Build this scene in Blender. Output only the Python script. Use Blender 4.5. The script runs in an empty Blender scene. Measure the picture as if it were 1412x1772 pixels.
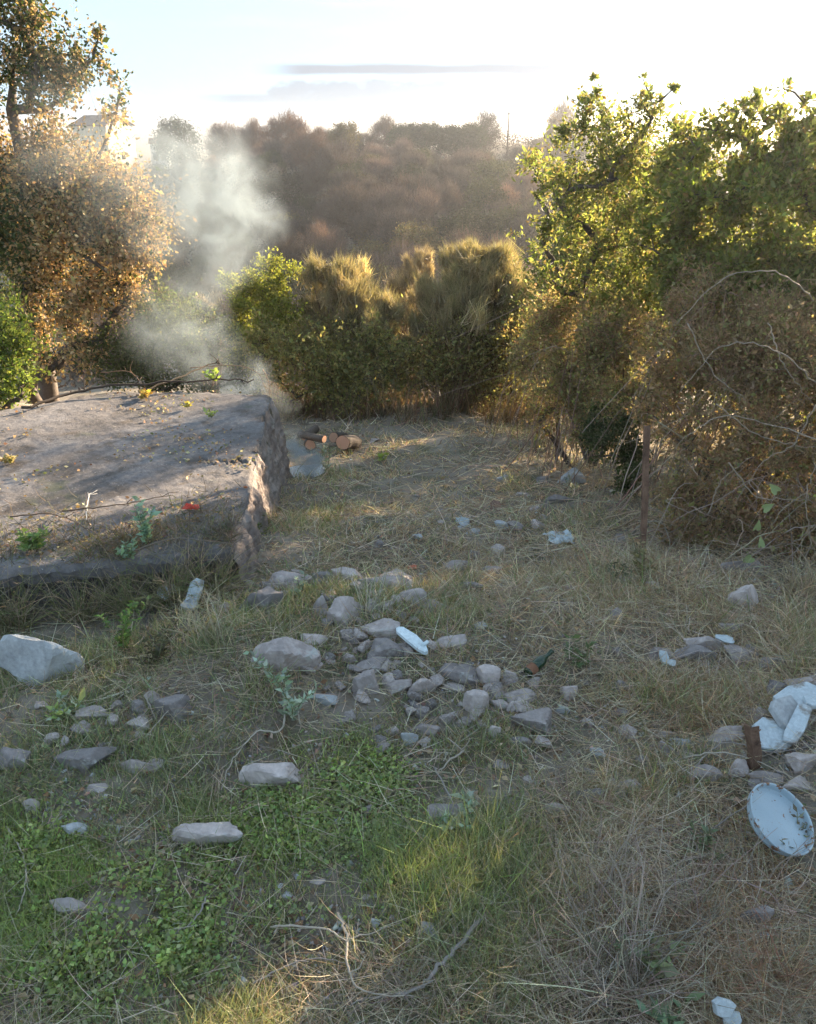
import bpy, math, random
import numpy as np

# ------------------------------------------------------------------ camera, sky, sun, exposure
scene = bpy.context.scene
R_ = math.radians
PITCH = R_(24.7)
CAM = np.array([0.0, 0.0, 3.0])
FPX = 886.0 / math.tan(R_(31.0))
camd = bpy.data.cameras.new('camera')
camd.sensor_fit = 'VERTICAL'
camd.angle = R_(62.0)
camd.clip_start = 0.05
camd.clip_end = 12000
cam = bpy.data.objects.new('camera', camd)
scene.collection.objects.link(cam)
cam.location = CAM
cam.rotation_euler = (R_(90) - PITCH, 0, 0)
scene.camera = cam

SUN_AZ, SUN_EL = R_(42.0), R_(14.5)          # azimuth to the right of the view direction (+Y)
world = bpy.data.worlds.new('World')
scene.world = world
world.use_nodes = True


class NT:
    """small helper round a node tree"""
    def __init__(self, tree):
        self.t = tree
        self.n = tree.nodes
        self.l = tree.links

    def node(self, typ, **kw):
        n = self.n.new(typ)
        for k, v in kw.items():
            setattr(n, k, v)
        return n

    def put(self, sock, v):
        if hasattr(v, 'links') or hasattr(v, 'is_linked'):
            self.l.new(v, sock)
        else:
            sock.default_value = v

    def math(self, op, a, b=0.0, c=0.0, clamp=False):
        n = self.node('ShaderNodeMath', operation=op)
        n.use_clamp = clamp
        self.put(n.inputs[0], a)
        self.put(n.inputs[1], b)
        self.put(n.inputs[2], c)
        return n.outputs[0]

    def vmath(self, op, a, b=(0, 0, 0)):
        n = self.node('ShaderNodeVectorMath', operation=op)
        self.put(n.inputs[0], a)
        self.put(n.inputs[1], b)
        return n.outputs['Value'] if op in ('LENGTH', 'DISTANCE', 'DOT_PRODUCT') else n.outputs[0]

    def smooth(self, x, lo, hi):
        n = self.node('ShaderNodeMapRange', interpolation_type='SMOOTHSTEP')
        self.put(n.inputs[0], x)
        n.inputs[1].default_value = lo
        n.inputs[2].default_value = hi
        return n.outputs[0]

    def noise(self, vec, scale, detail=4.0, rough=0.55, out='Fac', dist=0.0):
        n = self.node('ShaderNodeTexNoise')
        if vec is not None:
            self.l.new(vec, n.inputs['Vector'])
        n.inputs['Scale'].default_value = scale
        n.inputs['Detail'].default_value = detail
        n.inputs['Roughness'].default_value = rough
        n.inputs['Distortion'].default_value = dist
        return n.outputs[out]

    def mix(self, fac, a, b, blend='MIX'):
        n = self.node('ShaderNodeMix', data_type='RGBA', blend_type=blend)
        self.put(n.inputs[0], fac)
        for s, v in ((n.inputs[6], a), (n.inputs[7], b)):
            if isinstance(v, (tuple, list)):
                v = (*v[:3], 1.0)
            self.put(s, v)
        return n.outputs[2]

    def ramp(self, fac, stops):
        n = self.node('ShaderNodeValToRGB')
        self.put(n.inputs[0], fac)
        e = n.color_ramp.elements
        while len(e) < len(stops):
            e.new(0.5)
        for q, (p, c) in zip(e, stops):
            q.position = p
            q.color = (*c[:3], 1.0)
        return n.outputs[0]


w = NT(world.node_tree)
w.n.clear()
sky = w.node('ShaderNodeTexSky', sky_type='NISHITA')
sky.sun_disc = False
sky.sun_elevation = SUN_EL
sky.sun_rotation = SUN_AZ
sky.altitude = 200
sky.air_density = 0.6
sky.dust_density = 1.5
sky.ozone_density = 2.2
tc = w.node('ShaderNodeTexCoord')
sp = w.node('ShaderNodeSeparateXYZ')
w.l.new(tc.outputs['Generated'], sp.inputs[0])
az = w.math('ARCTAN2', sp.outputs[0], sp.outputs[1])
el = w.math('ARCSINE', sp.outputs[2])
cv = w.node('ShaderNodeCombineXYZ')
w.l.new(w.math('MULTIPLY', az, 10.0), cv.inputs[0])
w.l.new(w.math('MULTIPLY', el, 60.0), cv.inputs[1])
nlow = w.noise(cv.outputs[0], 0.9, 4, 0.6)
cv2 = w.node('ShaderNodeCombineXYZ')
w.l.new(w.math('MULTIPLY', az, 60.0), cv2.inputs[0])
w.l.new(w.math('MULTIPLY', el, 110.0), cv2.inputs[1])
npuff = w.noise(cv2.outputs[0], 0.62, 5, 0.6)


def band(e0, half, a0, a1, wob, soft=0.06):
    d = w.math('ABSOLUTE', w.math('SUBTRACT', w.math('ADD', el, w.math('MULTIPLY', w.math('SUBTRACT', nlow, 0.5), wob)), e0))
    m = w.math('SUBTRACT', 1.0, w.smooth(d, half * 0.35, half))
    m = w.math('MULTIPLY', m, w.smooth(az, a0, a0 + soft))
    return w.math('MULTIPLY', m, w.math('SUBTRACT', 1.0, w.smooth(az, a1 - soft * 2, a1)))


c1 = band(R_(2.75), R_(0.40), R_(-9.5), R_(15.0), R_(0.5))
c2 = band(R_(1.15), R_(0.36), R_(-13.5), R_(9.0), R_(0.35))
# cumulus towers standing on the low bank
win = w.math('MULTIPLY', w.smooth(el, R_(0.8), R_(1.1)), w.math('SUBTRACT', 1.0, w.smooth(el, R_(1.6), R_(3.3))))
win = w.math('MULTIPLY', win, w.math('MULTIPLY', w.smooth(az, R_(-10), R_(-7.5)), w.math('SUBTRACT', 1.0, w.smooth(az, R_(9), R_(12)))))
c3 = w.smooth(w.math('MULTIPLY', win, w.math('ADD', npuff, 0.18)), 0.44, 0.60)
cm = w.math('MAXIMUM', w.math('MAXIMUM', w.math('MULTIPLY', c1, 0.9), w.math('MULTIPLY', c2, 0.7)), w.math('MULTIPLY', c3, 0.75))
# thin high wisps
cv3 = w.node('ShaderNodeCombineXYZ')
w.l.new(w.math('MULTIPLY', az, 4.0), cv3.inputs[0])
w.l.new(w.math('MULTIPLY', el, 40.0), cv3.inputs[1])
wis = w.smooth(w.noise(cv3.outputs[0], 1.1, 4, 0.5), 0.48, 0.75)
wis = w.math('MULTIPLY', wis, w.math('MULTIPLY', w.smooth(el, R_(3), R_(6)), 0.35))
# the phone's wide range: the whole sky's brightness compressed evenly, in every direction alike
gm = w.node('ShaderNodeGamma')
w.l.new(sky.outputs[0], gm.inputs[0])
gm.inputs[1].default_value = 0.20
skc = w.mix(1.0, gm.outputs[0], (0.475, 0.61, 0.725), 'MULTIPLY')
bw = w.node('ShaderNodeRGBToBW')
w.l.new(skc, bw.inputs[0])
cvv = w.node('ShaderNodeCombineColor')
for q in range(3):
    w.l.new(bw.outputs[0], cvv.inputs[q])
veil = w.mix(wis, skc, w.mix(1.0, cvv.outputs[0], (1.12, 1.12, 1.12), 'MULTIPLY'))
cloudc = w.mix(1.0, cvv.outputs[0], (0.48, 0.49, 0.54), 'MULTIPLY')
bg = w.node('ShaderNodeBackground')
bg.inputs['Strength'].default_value = 0.15
w.l.new(w.mix(cm, veil, cloudc), bg.inputs['Color'])
wo = w.node('ShaderNodeOutputWorld')
w.l.new(bg.outputs[0], wo.inputs[0])

sund = bpy.data.lights.new('sun', 'SUN')
sund.energy = 3.0
sund.angle = R_(0.6)
sund.color = (1.0, 0.80, 0.56)
sun = bpy.data.objects.new('sun', sund)
scene.collection.objects.link(sun)
SDIR = np.array([math.sin(SUN_AZ) * math.cos(SUN_EL), math.cos(SUN_AZ) * math.cos(SUN_EL), math.sin(SUN_EL)])
sun.location = SDIR * 30
sun.rotation_euler = (R_(90) - SUN_EL, 0, math.pi - SUN_AZ)

vs = scene.view_settings
vs.view_transform = 'Standard'
vs.look = 'None'
vs.gamma = 1.0
vs.use_curve_mapping = False
vs.exposure = 3.22
cy = scene.cycles
cy.max_bounces = 6
cy.diffuse_bounces = 3
cy.glossy_bounces = 2
cy.transmission_bounces = 4
cy.volume_bounces = 1
cy.transparent_max_bounces = 8
cy.volume_step_rate = 0.8
cy.use_adaptive_sampling = True
cy.adaptive_threshold = 0.02
cy.use_denoising = True

# ------------------------------------------------------------------ helpers
rng = np.random.default_rng(11)
COL = scene.collection
FW = np.array([0, math.cos(PITCH), -math.sin(PITCH)])
UP = np.array([0, math.sin(PITCH), math.cos(PITCH)])
RT = np.array([1.0, 0, 0])


def ray(px, py):
    return FW + RT * ((px - 706) / FPX) + UP * ((886 - py) / FPX)


def at(px, py, Y):
    d = ray(px, py)
    return CAM + d * (Y / d[1])


def project(V):
    d = V - CAM
    dep = d @ FW
    return 706 + FPX * (d @ RT) / dep, 886 - FPX * (d @ UP) / dep, dep


GY = np.array([-60, 0, 4, 5.5, 7, 9, 10, 12, 14.5, 17, 22, 35, 55, 75, 110, 150, 168, 190, 300, 700, 5000.])
GZ = np.array([.3, .08, 0, -.06, -.32, -.74, -.95, -1.25, -1.6, -2.3, -4.5, -9, -13, -13.2, -8.4, -3.4, -2.6, -4.5, -11, -12, -12.])


def gz(x, y):
    x = np.asarray(x, float)
    y = np.asarray(y, float)
    z = (np.interp(y - .35, GY, GZ) + np.interp(y, GY, GZ) + np.interp(y + .35, GY, GZ)) / 3
    near = np.clip((30 - y) / 15, 0, 1)
    far = np.clip((y - 40) / 40, 0, 1)
    z = z + near * (.035 * np.sin(1.7 * x + .6 * y) + .03 * np.sin(2.9 * y - 1.1 * x + 1) + .018 * np.sin(5.3 * x + 3.1 * y) + .012 * np.sin(9.1 * x - 7.3 * y))
    z = z + far * (np.clip(400 - y, 0, 200) / 200) * (1.3 * np.sin(x * .06 + 1.0) + .9 * np.sin(x * .13 + y * .07))
    z = z + far * (np.clip(300 - y, 0, 100) / 100) * np.interp(x, [-60, -28, -15], [-1.2, -1.6, 0])
    z = z + near * .10 * np.exp(-((x + .5) ** 2 / 2.2 + (y - 4.7) ** 2 / .5))          # low heap under the rubble
    z = z + near * .16 * np.exp(-((x - 2.5) ** 2 / .6 + (y - 3.4) ** 2 / .7))          # bank on the right
    return z


def G(px, py):
    """point where the view ray through a photo pixel meets the ground"""
    d = ray(px, py)
    t = 1.0
    for _ in range(4000):
        p = CAM + d * t
        h = p[2] - gz(p[0], p[1])
        if h < 1e-3:
            break
        t += max(h * .35, 5e-4)
    return CAM + d * t


def GV(x, y):
    return np.array([x, y, float(gz(x, y))])


def mesh_np(name, V, F, col=None, smooth=False, mat=None, midx=None):
    V = np.ascontiguousarray(V, np.float32)
    F = np.ascontiguousarray(F, np.int32)
    me = bpy.data.meshes.new(name)
    m, k = F.shape
    me.vertices.add(len(V))
    me.vertices.foreach_set('co', V.ravel())
    me.loops.add(m * k)
    me.loops.foreach_set('vertex_index', F.ravel())
    me.polygons.add(m)
    me.polygons.foreach_set('loop_start', np.arange(m, dtype=np.int32) * k)
    if smooth:
        me.polygons.foreach_set('use_smooth', np.ones(m, bool))
    me.update(calc_edges=True)
    if col is not None:
        a = me.color_attributes.new('Col', 'FLOAT_COLOR', 'POINT')
        c = np.ones((len(V), 4), np.float32)
        c[:, :3] = col
        a.data.foreach_set('color', c.ravel())
    if mat is not None:
        for q in (mat if isinstance(mat, (list, tuple)) else [mat]):
            me.materials.append(q)
    if midx is not None:
        me.polygons.foreach_set('material_index', np.asarray(midx, np.int32))
    return me


def obj(name, me, parent=None, loc=None):
    o = bpy.data.objects.new(name, me)
    COL.objects.link(o)
    if parent is not None:
        o.parent = parent
    if loc is not None:
        o.location = loc
    return o


def tag(o, label=None, cat=None, group=None, kind=None):
    for k, v in (('label', label), ('category', cat), ('group', group), ('kind', kind)):
        if v:
            o[k] = v
    return o


def empty(name, loc):
    o = bpy.data.objects.new(name, None)
    o.empty_display_size = .1
    COL.objects.link(o)
    o.location = loc
    return o


def join(parts):
    """parts: list of (V, F, col)"""
    Vs, Fs, Cs, n = [], [], [], 0
    for V, F, c in parts:
        Vs.append(V)
        Fs.append(F + n)
        n += len(V)
        Cs.append(np.broadcast_to(np.asarray(c, float), (len(V), 3)))
    return np.concatenate(Vs), np.concatenate(Fs), np.concatenate(Cs)


def unit(v):
    return v / np.maximum(np.linalg.norm(v, axis=-1, keepdims=True), 1e-9)


def rvec(n, r=None):
    return unit((r or rng).normal(size=(n, 3)))


def tube(P, rad, k=6, cap=True):
    P = np.asarray(P, float)
    n = len(P)
    rad = np.broadcast_to(np.asarray(rad, float), (n,))
    T = unit(np.gradient(P, axis=0))
    ref = np.array([0, 0, 1.]) if abs(T[:, 2]).mean() < .8 else np.array([1., 0, 0])
    A = unit(np.cross(T, ref))
    B = np.cross(T, A)
    th = np.arange(k) * 2 * math.pi / k
    V = (P[:, None] + rad[:, None, None] * (A[:, None] * np.cos(th)[None, :, None] + B[:, None] * np.sin(th)[None, :, None])).reshape(-1, 3)
    i = np.arange(n - 1)[:, None] * k
    j = np.arange(k)[None]
    j2 = (j + 1) % k
    a, b, c, d = i + j, i + j2, i + k + j2, i + k + j
    F = np.concatenate([np.stack([a, b, c], -1).reshape(-1, 3), np.stack([a, c, d], -1).reshape(-1, 3)])
    if cap:
        V = np.concatenate([V, P[:1], P[-1:]])
        c0, c1_ = n * k, n * k + 1
        jj, j3 = np.arange(k), (np.arange(k) + 1) % k
        e = (n - 1) * k
        F = np.concatenate([F, np.stack([np.full(k, c0), j3, jj], -1), np.stack([np.full(k, c1_), e + jj, e + j3], -1)])
    return V, F


def spline(P, n):
    """smooth curve through the points"""
    P = np.asarray(P, float)
    m = len(P)
    if m < 3:
        t = np.linspace(0, 1, n)[:, None]
        return P[0] * (1 - t) + P[-1] * t
    t = np.linspace(0, m - 1 - 1e-6, n)
    i = t.astype(int)
    f = (t - i)[:, None]
    Q = np.concatenate([[2 * P[0] - P[1]], P, [2 * P[-1] - P[-2]]])
    p0, p1, p2, p3 = Q[i], Q[i + 1], Q[i + 2], Q[i + 3]
    return .5 * (2 * p1 + (p2 - p0) * f + (2 * p0 - 5 * p1 + 4 * p2 - p3) * f ** 2 + (3 * p1 - p0 - 3 * p2 + p3) * f ** 3)


def ribbons(B, D, L, W, col, bend=.3, seg=3, r=None, tipcol=None):
    """n tapered blades from base points B along directions D: one vectorised strip each"""
    r = r or rng
    n = len(B)
    side = unit(np.cross(D, rvec(n, r)))
    bd = unit(np.cross(D, side)) * r.normal(size=(n, 1))
    t = np.linspace(0, 1, seg + 1)
    V = np.empty((n, 2 * seg + 1, 3))
    for i, q in enumerate(t[:-1]):
        c = B + D * (L * q)[:, None] + bd * (L * bend * q * q)[:, None]
        wd = (W * (1 - q * .75) * .5)[:, None]
        V[:, 2 * i] = c - side * wd
        V[:, 2 * i + 1] = c + side * wd
    V[:, -1] = B + D * L[:, None] + bd * (L * bend)[:, None]
    f = []
    for i in range(seg - 1):
        f += [(2 * i, 2 * i + 1, 2 * i + 3), (2 * i, 2 * i + 3, 2 * i + 2)]
    f.append((2 * seg - 2, 2 * seg - 1, 2 * seg))
    F = (np.arange(n)[:, None, None] * (2 * seg + 1) + np.array(f)[None]).reshape(-1, 3)
    C = np.repeat(np.asarray(col, float)[:, None], 2 * seg + 1, 1)
    if tipcol is not None:
        tt = np.repeat(t, 2)[:2 * seg + 1][None, :, None] ** 1.5
        C = C * (1 - tt) + np.asarray(tipcol, float)[:, None] * tt
    return V.reshape(-1, 3), F, C.reshape(-1, 3)


def leaves(P, L, col, r=None, up=.35, wr=.5, D=None):
    """folded diamond leaves at P"""
    r = r or rng
    n = len(P)
    L = np.broadcast_to(np.asarray(L, float), (n,))
    if D is None:
        D = unit(r.normal(size=(n, 3)) + np.array([0, 0, up]))
    S = unit(np.cross(D, rvec(n, r)))
    N = np.cross(D, S)
    l = L[:, None]
    V = np.stack([P, P + D * l * .45 + S * l * wr * .5 + N * l * .12, P + D * l, P + D * l * .45 - S * l * wr * .5 + N * l * .12], 1)
    F = (np.arange(n)[:, None, None] * 4 + np.array([(0, 1, 2), (0, 2, 3)])[None]).reshape(-1, 3)
    return V.reshape(-1, 3), F, np.repeat(np.asarray(col, float), 4, 0)


def palette(n, cols, r=None, var=.18, w_=None):
    r = r or rng
    cols = np.asarray(cols, float)
    c = cols[r.choice(len(cols), n, p=None if w_ is None else np.asarray(w_) / np.sum(w_))]
    return np.clip(c * np.exp(r.normal(0, var, (n, 1))) * np.exp(r.normal(0, var * .3, (n, 3))), 0, .9)


def vnoise(V, freq, seed=0, octv=3):
    """cheap smooth noise, -1..1-ish, by summed rotated sines"""
    r = np.random.default_rng(seed)
    out = np.zeros(len(V))
    a = 1.0
    for o in range(octv):
        for _ in range(4):
            d = unit(r.normal(size=3)) * freq * r.uniform(.7, 1.4)
            out += a * .4 * np.sin(V @ d * 6.283 + r.uniform(0, 6.28) + 1.5 * np.sin(V @ (d[[1, 2, 0]]) * 3.1))
        a *= .5
        freq *= 2.1
    return out


# ------------------------------------------------------------------ materials
def material(name):
    m = bpy.data.materials.new(name)
    m.use_nodes = True
    t = NT(m.node_tree)
    t.n.clear()
    out = t.node('ShaderNodeOutputMaterial')
    return m, t, out


def foliage_mat(name, trans=.35, rough=.6, gain=1.0, spec=.25, vary=False):
    m, t, out = material(name)
    a = t.node('ShaderNodeAttribute', attribute_name='Col')
    p = t.node('ShaderNodeBsdfPrincipled')
    p.inputs['Roughness'].default_value = rough
    p.inputs['Specular IOR Level'].default_value = spec
    c = a.outputs['Color'] if gain == 1 else t.mix(1.0, a.outputs['Color'], (gain,) * 3, 'MULTIPLY')
    t.l.new(c, p.inputs['Base Color'])
    if vary:
        oi = t.node('ShaderNodeObjectInfo')
        c = t.mix(1.0, c, t.ramp(oi.outputs['Random'], [(0, (.5, .52, .55)), (.5, (1, 1, 1)), (1, (1.9, 1.65, 1.5))]), 'MULTIPLY')
        t.l.new(c, p.inputs['Base Color'])
    tr = t.node('ShaderNodeBsdfTranslucent')
    t.l.new(t.mix(1.0, c, (1.25, 1.2, .7), 'MULTIPLY'), tr.inputs[0])
    mx = t.node('ShaderNodeMixShader')
    mx.inputs[0].default_value = trans
    t.l.new(p.outputs[0], mx.inputs[1])
    t.l.new(tr.outputs[0], mx.inputs[2])
    t.l.new(mx.outputs[0], out.inputs[0])
    return m


def surface_mat(name, ramp, vary=0.0, *, scale=3.0, bump=.3, bscale=30.0, rough=.9, detail=6, spots=None, spec=.3, metallic=0.0, coords='Object', bdist=.01):
    """noise-coloured surface with fine relief; spots = (colour, scale, lo, hi)"""
    m, t, out = material(name)
    tc = t.node('ShaderNodeTexCoord')
    v = tc.outputs[coords]
    c = t.ramp(t.noise(v, scale, detail, .62, dist=.4), ramp)
    c = t.mix(.45, c, t.ramp(t.noise(v, scale * 7, 4, .6), [(0.25, (.55,) * 3), (.75, (1.5,) * 3)]), 'MULTIPLY')
    if vary:
        oi = t.node('ShaderNodeObjectInfo')
        c = t.mix(1.0, c, t.ramp(oi.outputs['Random'], [(0, (1 - vary, 1 - vary, 1 - vary)), (.5, (1.0, .96, .93)), (1, (1 + vary, 1 + vary * .85, 1 + vary * .75))]), 'MULTIPLY')
    for s in (spots or []):
        c = t.mix(t.smooth(t.noise(v, s[1], 5, .6), s[2], s[3]), c, s[0])
    p = t.node('ShaderNodeBsdfPrincipled')
    p.inputs['Roughness'].default_value = rough
    p.inputs['Metallic'].default_value = metallic
    p.inputs['Specular IOR Level'].default_value = spec
    t.l.new(c, p.inputs['Base Color'])
    b = t.node('ShaderNodeBump')
    b.inputs['Strength'].default_value = bump
    b.inputs['Distance'].default_value = bdist
    h = t.math('ADD', t.noise(v, bscale, 6, .65), t.math('MULTIPLY', t.noise(v, bscale * .2, 3, .5), 2.0))
    t.l.new(h, b.inputs['Height'])
    t.l.new(b.outputs[0], p.inputs['Normal'])
    t.l.new(p.outputs[0], out.inputs[0])
    return m


M_leaf = foliage_mat('leaf', .55, gain=1.25)
M_grass = foliage_mat('grass_blade', .34, .55, 1.55)
M_stem = foliage_mat('dry_stem', .2, .8, 1.4, .15)
M_wood = foliage_mat('twig_wood', .0, .85, 1.0, .2)
M_bark = surface_mat('bark', [(.3, (.05, .038, .03)), (.7, (.15, .12, .10))], scale=4, bump=.8, bscale=40)
M_rock = surface_mat('limestone', [(.28, (.22, .19, .18)), (.5, (.38, .335, .318)), (.75, (.52, .47, .45))], vary=.42, scale=5, bump=.8, bscale=28, rough=.9, spots=[((.42, .41, .385), 9, .58, .68), ((.13, .12, .11), 14, .62, .74), ((.25, .17, .12), 3.1, .58, .75)])
M_palerock = surface_mat('pale_limestone', [(.28, (.28, .28, .28)), (.5, (.40, .405, .405)), (.75, (.52, .525, .525))], scale=6, bump=.7, bscale=30, rough=.85, spots=[((.25, .24, .23), 8, .62, .74), ((.36, .28, .22), 3, .62, .8)])
M_marble = surface_mat('white_marble', [(.3, (.40, .45, .47)), (.7, (.56, .60, .61))], scale=7, bump=.25, bscale=40, rough=.6, spots=[((.26, .23, .20), 11, .54, .68), ((.20, .15, .11), 4, .56, .72)])
M_ground = None
# ------------------------------------------------------------------ the ground, one sheet to the horizon
def grow(a, step, fac, end):
    out = []
    while a < end:
        step *= fac
        a += step
        out.append(a)
    return out


xr = grow(5.0, .06, 1.16, 3000)
xs = np.array([-q for q in reversed(xr)] + list(np.arange(-5, 5.001, .05)) + xr)
ys = np.array([-q for q in reversed(grow(-.8, .1, 1.25, 60))] + list(np.arange(.8, 14, .05)) + grow(14, .05, 1.035, 250) + grow(258, 8, 1.25, 3400))
X, Y = np.meshgrid(xs, ys)
Zg = gz(X, Y) + np.where((Y < 16) & (abs(X) < 7), .012 * vnoise(np.stack([X.ravel(), Y.ravel(), 0 * X.ravel()], 1), 1.6, 3).reshape(X.shape), 0)
V = np.stack([X, Y, Zg], -1).reshape(-1, 3)
ny, nx = X.shape
i = (np.arange(ny - 1)[:, None] * nx + np.arange(nx - 1)[None]).ravel()
F = np.stack([i, i + 1, i + nx + 1, i + nx], 1)
m, t, out = material('soil')
tcn = t.node('ShaderNodeTexCoord')
v = tcn.outputs['Object']
c = t.ramp(t.noise(v, .9, 6, .65), [(.3, (.15, .12, .09)), (.5, (.24, .20, .155)), (.72, (.34, .295, .24))])
gr = t.smooth(t.noise(v, 38, 3, .6), .56, .68)
c = t.mix(t.math('MULTIPLY', gr, .6), c, (.27, .25, .235))
c = t.mix(t.math('MULTIPLY', t.smooth(t.noise(v, 2.3, 5, .6), .50, .66), .55), c, (.07, .085, .03))
c = t.mix(t.math('MULTIPLY', t.smooth(t.noise(v, 5.5, 5, .65), .55, .70), .6), c, (.16, .10, .06))
p = t.node('ShaderNodeBsdfPrincipled')
p.inputs['Roughness'].default_value = .95
p.inputs['Specular IOR Level'].default_value = .15
t.l.new(c, p.inputs['Base Color'])
bp = t.node('ShaderNodeBump')
bp.inputs['Strength'].default_value = .9
bp.inputs['Distance'].default_value = .02
t.l.new(t.noise(v, 45, 6, .7), bp.inputs['Height'])
t.l.new(bp.outputs[0], p.inputs['Normal'])
t.l.new(p.outputs[0], out.inputs[0])
ground = tag(obj('ground', mesh_np('ground', V, F, smooth=True, mat=m)), 'weedy stony ground sloping down from the camera into a valley', kind='structure')


# ------------------------------------------------------------------ the old concrete cistern roof on the left
def on_plane(px, py, z):
    d = ray(px, py)
    return CAM + d * ((z - CAM[2]) / d[2])


SZ = .30
backL = [on_plane(470, 682, SZ), on_plane(330, 676, SZ), on_plane(190, 676, SZ), on_plane(0, 708, SZ), on_plane(-200, 770, SZ), on_plane(-420, 850, SZ)]
frontL = [on_plane(404, 948, SZ), on_plane(300, 962, SZ), on_plane(190, 972, SZ), on_plane(0, 990, SZ), on_plane(-200, 1010, SZ), on_plane(-420, 1040, SZ)]


def slab_xy(u, v_):
    """u 0 right .. 5 left, v 0 front .. 1 back -> world xy"""
    b = np.stack([np.interp(u, range(6), [q[k] for q in backL]) for k in (0, 1)], -1)
    f = np.stack([np.interp(u, range(6), [q[k] for q in frontL]) for k in (0, 1)], -1)
    return f * (1 - v_[..., None]) + b * v_[..., None]


NU, NV = 190, 170
us = np.linspace(0, 1, NU) ** 1.15 * 5
vv = np.linspace(0, 1, NV)
U_, V_ = np.meshgrid(us, vv)
XY = slab_xy(U_, V_)
P3 = np.concatenate([XY.reshape(-1, 2), np.zeros((NU * NV, 1))], 1)
edge = np.minimum(np.minimum(U_ / 5 * 6.0, V_ * 4.0), (1 - V_) * 4.0).ravel()      # metres from the nearest edge
Zt = SZ + .012 * vnoise(P3, .45, 5) + .0015 * vnoise(P3, 5, 6) + .0018 * vnoise(P3, 13, 8, 2)
Zt += -.035 * np.exp(-(edge / .03) ** 2) * (1 + 1.1 * vnoise(P3, 4.2, 9)) - .010 * np.exp(-(edge / .15) ** 2)
# jagged crack running in from the right edge, and a dropped corner piece in front of it
pxs, pys, _ = project(np.concatenate([XY.reshape(-1, 2), np.full((NU * NV, 1), SZ)], 1))
cy_ = 795 + 3 * np.sin(pxs * .21) + 2 * np.sin(pxs * .53) - (pxs - 440) * .02
cw = np.clip((pxs - 335) / 60, 0, 1)
Zt -= .05 * np.exp(-((pys - cy_) / 1.8) ** 2) * cw
Zt -= .018 * cw * np.clip((pys - cy_) / 6, 0, 1) * np.clip((pxs - 380) / 40, 0, 1)
XY = XY.reshape(-1, 2)
# ragged outline
jit = np.exp(-(edge / .06) ** 2) * .014
XY = XY + np.stack([vnoise(P3, 1.8, 21) * jit, vnoise(P3, 1.8, 22) * jit], 1)
top = np.concatenate([XY, Zt[:, None]], 1)
parts_V = [top]
ii = (np.arange(NV - 1)[:, None] * NU + np.arange(NU - 1)[None]).ravel()
parts_F = [np.stack([ii, ii + NU, ii + NU + 1, ii + 1], 1)]          # u runs to the left, so this winds upward
base = len(top)


def skirt(idx, outward, levels, flip, seed, rough=.03, streak=1.0):
    """wall strip hanging from a row of top vertices; levels = [(z or None=ground, offset inward)]"""
    global base
    rows = [idx]
    P0 = top[idx]
    for li, (z, off) in enumerate(levels):
        zz = np.full(len(idx), z) if z is not None else gz(P0[:, 0], P0[:, 1]) - .35
        q = P0.copy()
        q[:, :2] -= outward[:, :2] * off
        q[:, 2] = zz
        q[:, :2] += outward[:, :2] * (.006 * vnoise(q, 2.5, seed + li) + .006 * vnoise(q, 12, seed + 7))[:, None]
        q[:, 2] += .006 * vnoise(q, 12, seed + 20 + li) * (z is not None)
        parts_V.append(q)
        rows.append(base + np.arange(len(idx)))
        base += len(idx)
    for a, b in zip(rows[:-1], rows[1:]):
        f = np.stack([a[:-1], b[:-1], b[1:], a[1:]], 1)
        parts_F.append(f if not flip else f[:, ::-1])


front = np.arange(NU)
back = (NV - 1) * NU + np.arange(NU)
leftc = np.arange(NV) * NU + NU - 1
nf = np.tile([[.1, -1., 0]], (NU, 1))
skirt(front, nf, [(SZ - .04, -.008), (SZ - .08, 0.0), (SZ - .12, .01), (SZ - .14, .10), (SZ - .22, .12), (None, .08)], False, 1)
skirt(back, -nf, [(SZ - .2, 0), (None, 0)], True, 2)
skirt(leftc, np.tile([[-1., 0, 0]], (NV, 1)), [(SZ - .2, 0), (None, 0)], True, 3)
Vs_, Fs_ = np.concatenate(parts_V), np.concatenate(parts_F)
m_conc, t, out = material('old_concrete')
tcn = t.node('ShaderNodeTexCoord')
v = tcn.outputs['Object']
c = t.ramp(t.noise(v, 1.6, 7, .66), [(.3, (.095, .085, .08)), (.5, (.17, .155, .15)), (.7, (.25, .232, .225))])
c = t.mix(.6, c, t.ramp(t.noise(v, 26, 5, .7), [(.3, (.45, .45, .45)), (.7, (1.45, 1.42, 1.4))]), 'MULTIPLY')
c = t.mix(t.math('MULTIPLY', t.smooth(t.noise(v, 3.1, 6, .65), .52, .64), .7), c, (.095, .075, .06))
c = t.mix(t.math('MULTIPLY', t.smooth(t.noise(v, 60, 2, .5), .68, .72), .7), c, (.48, .46, .43))
c = t.mix(t.math('MULTIPLY', t.smooth(t.noise(v, 2.2, 5, .6), .58, .70), .5), c, (.09, .10, .045))
p = t.node('ShaderNodeBsdfPrincipled')
p.inputs['Roughness'].default_value = .93
p.inputs['Specular IOR Level'].default_value = .2
t.l.new(c, p.inputs['Base Color'])
bp = t.node('ShaderNodeBump')
bp.inputs['Strength'].default_value = .8
bp.inputs['Distance'].default_value = .009
t.l.new(t.math('ADD', t.noise(v, 55, 6, .7), t.math('MULTIPLY', t.noise(v, 9, 4, .6), 1.5)), bp.inputs['Height'])
t.l.new(bp.outputs[0], p.inputs['Normal'])
t.l.new(p.outputs[0], out.inputs[0])
cis = empty('concrete_cistern', (float(frontL[0][0]), float(frontL[0][1]), -.1))
tag(cis, 'low weathered concrete cistern with a broad flat cracked roof', 'cistern')


def child(name, me, par, cis_loc=None):
    o = obj(name, me, par)
    o.location = -np.array(par.location)
    return o


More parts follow.
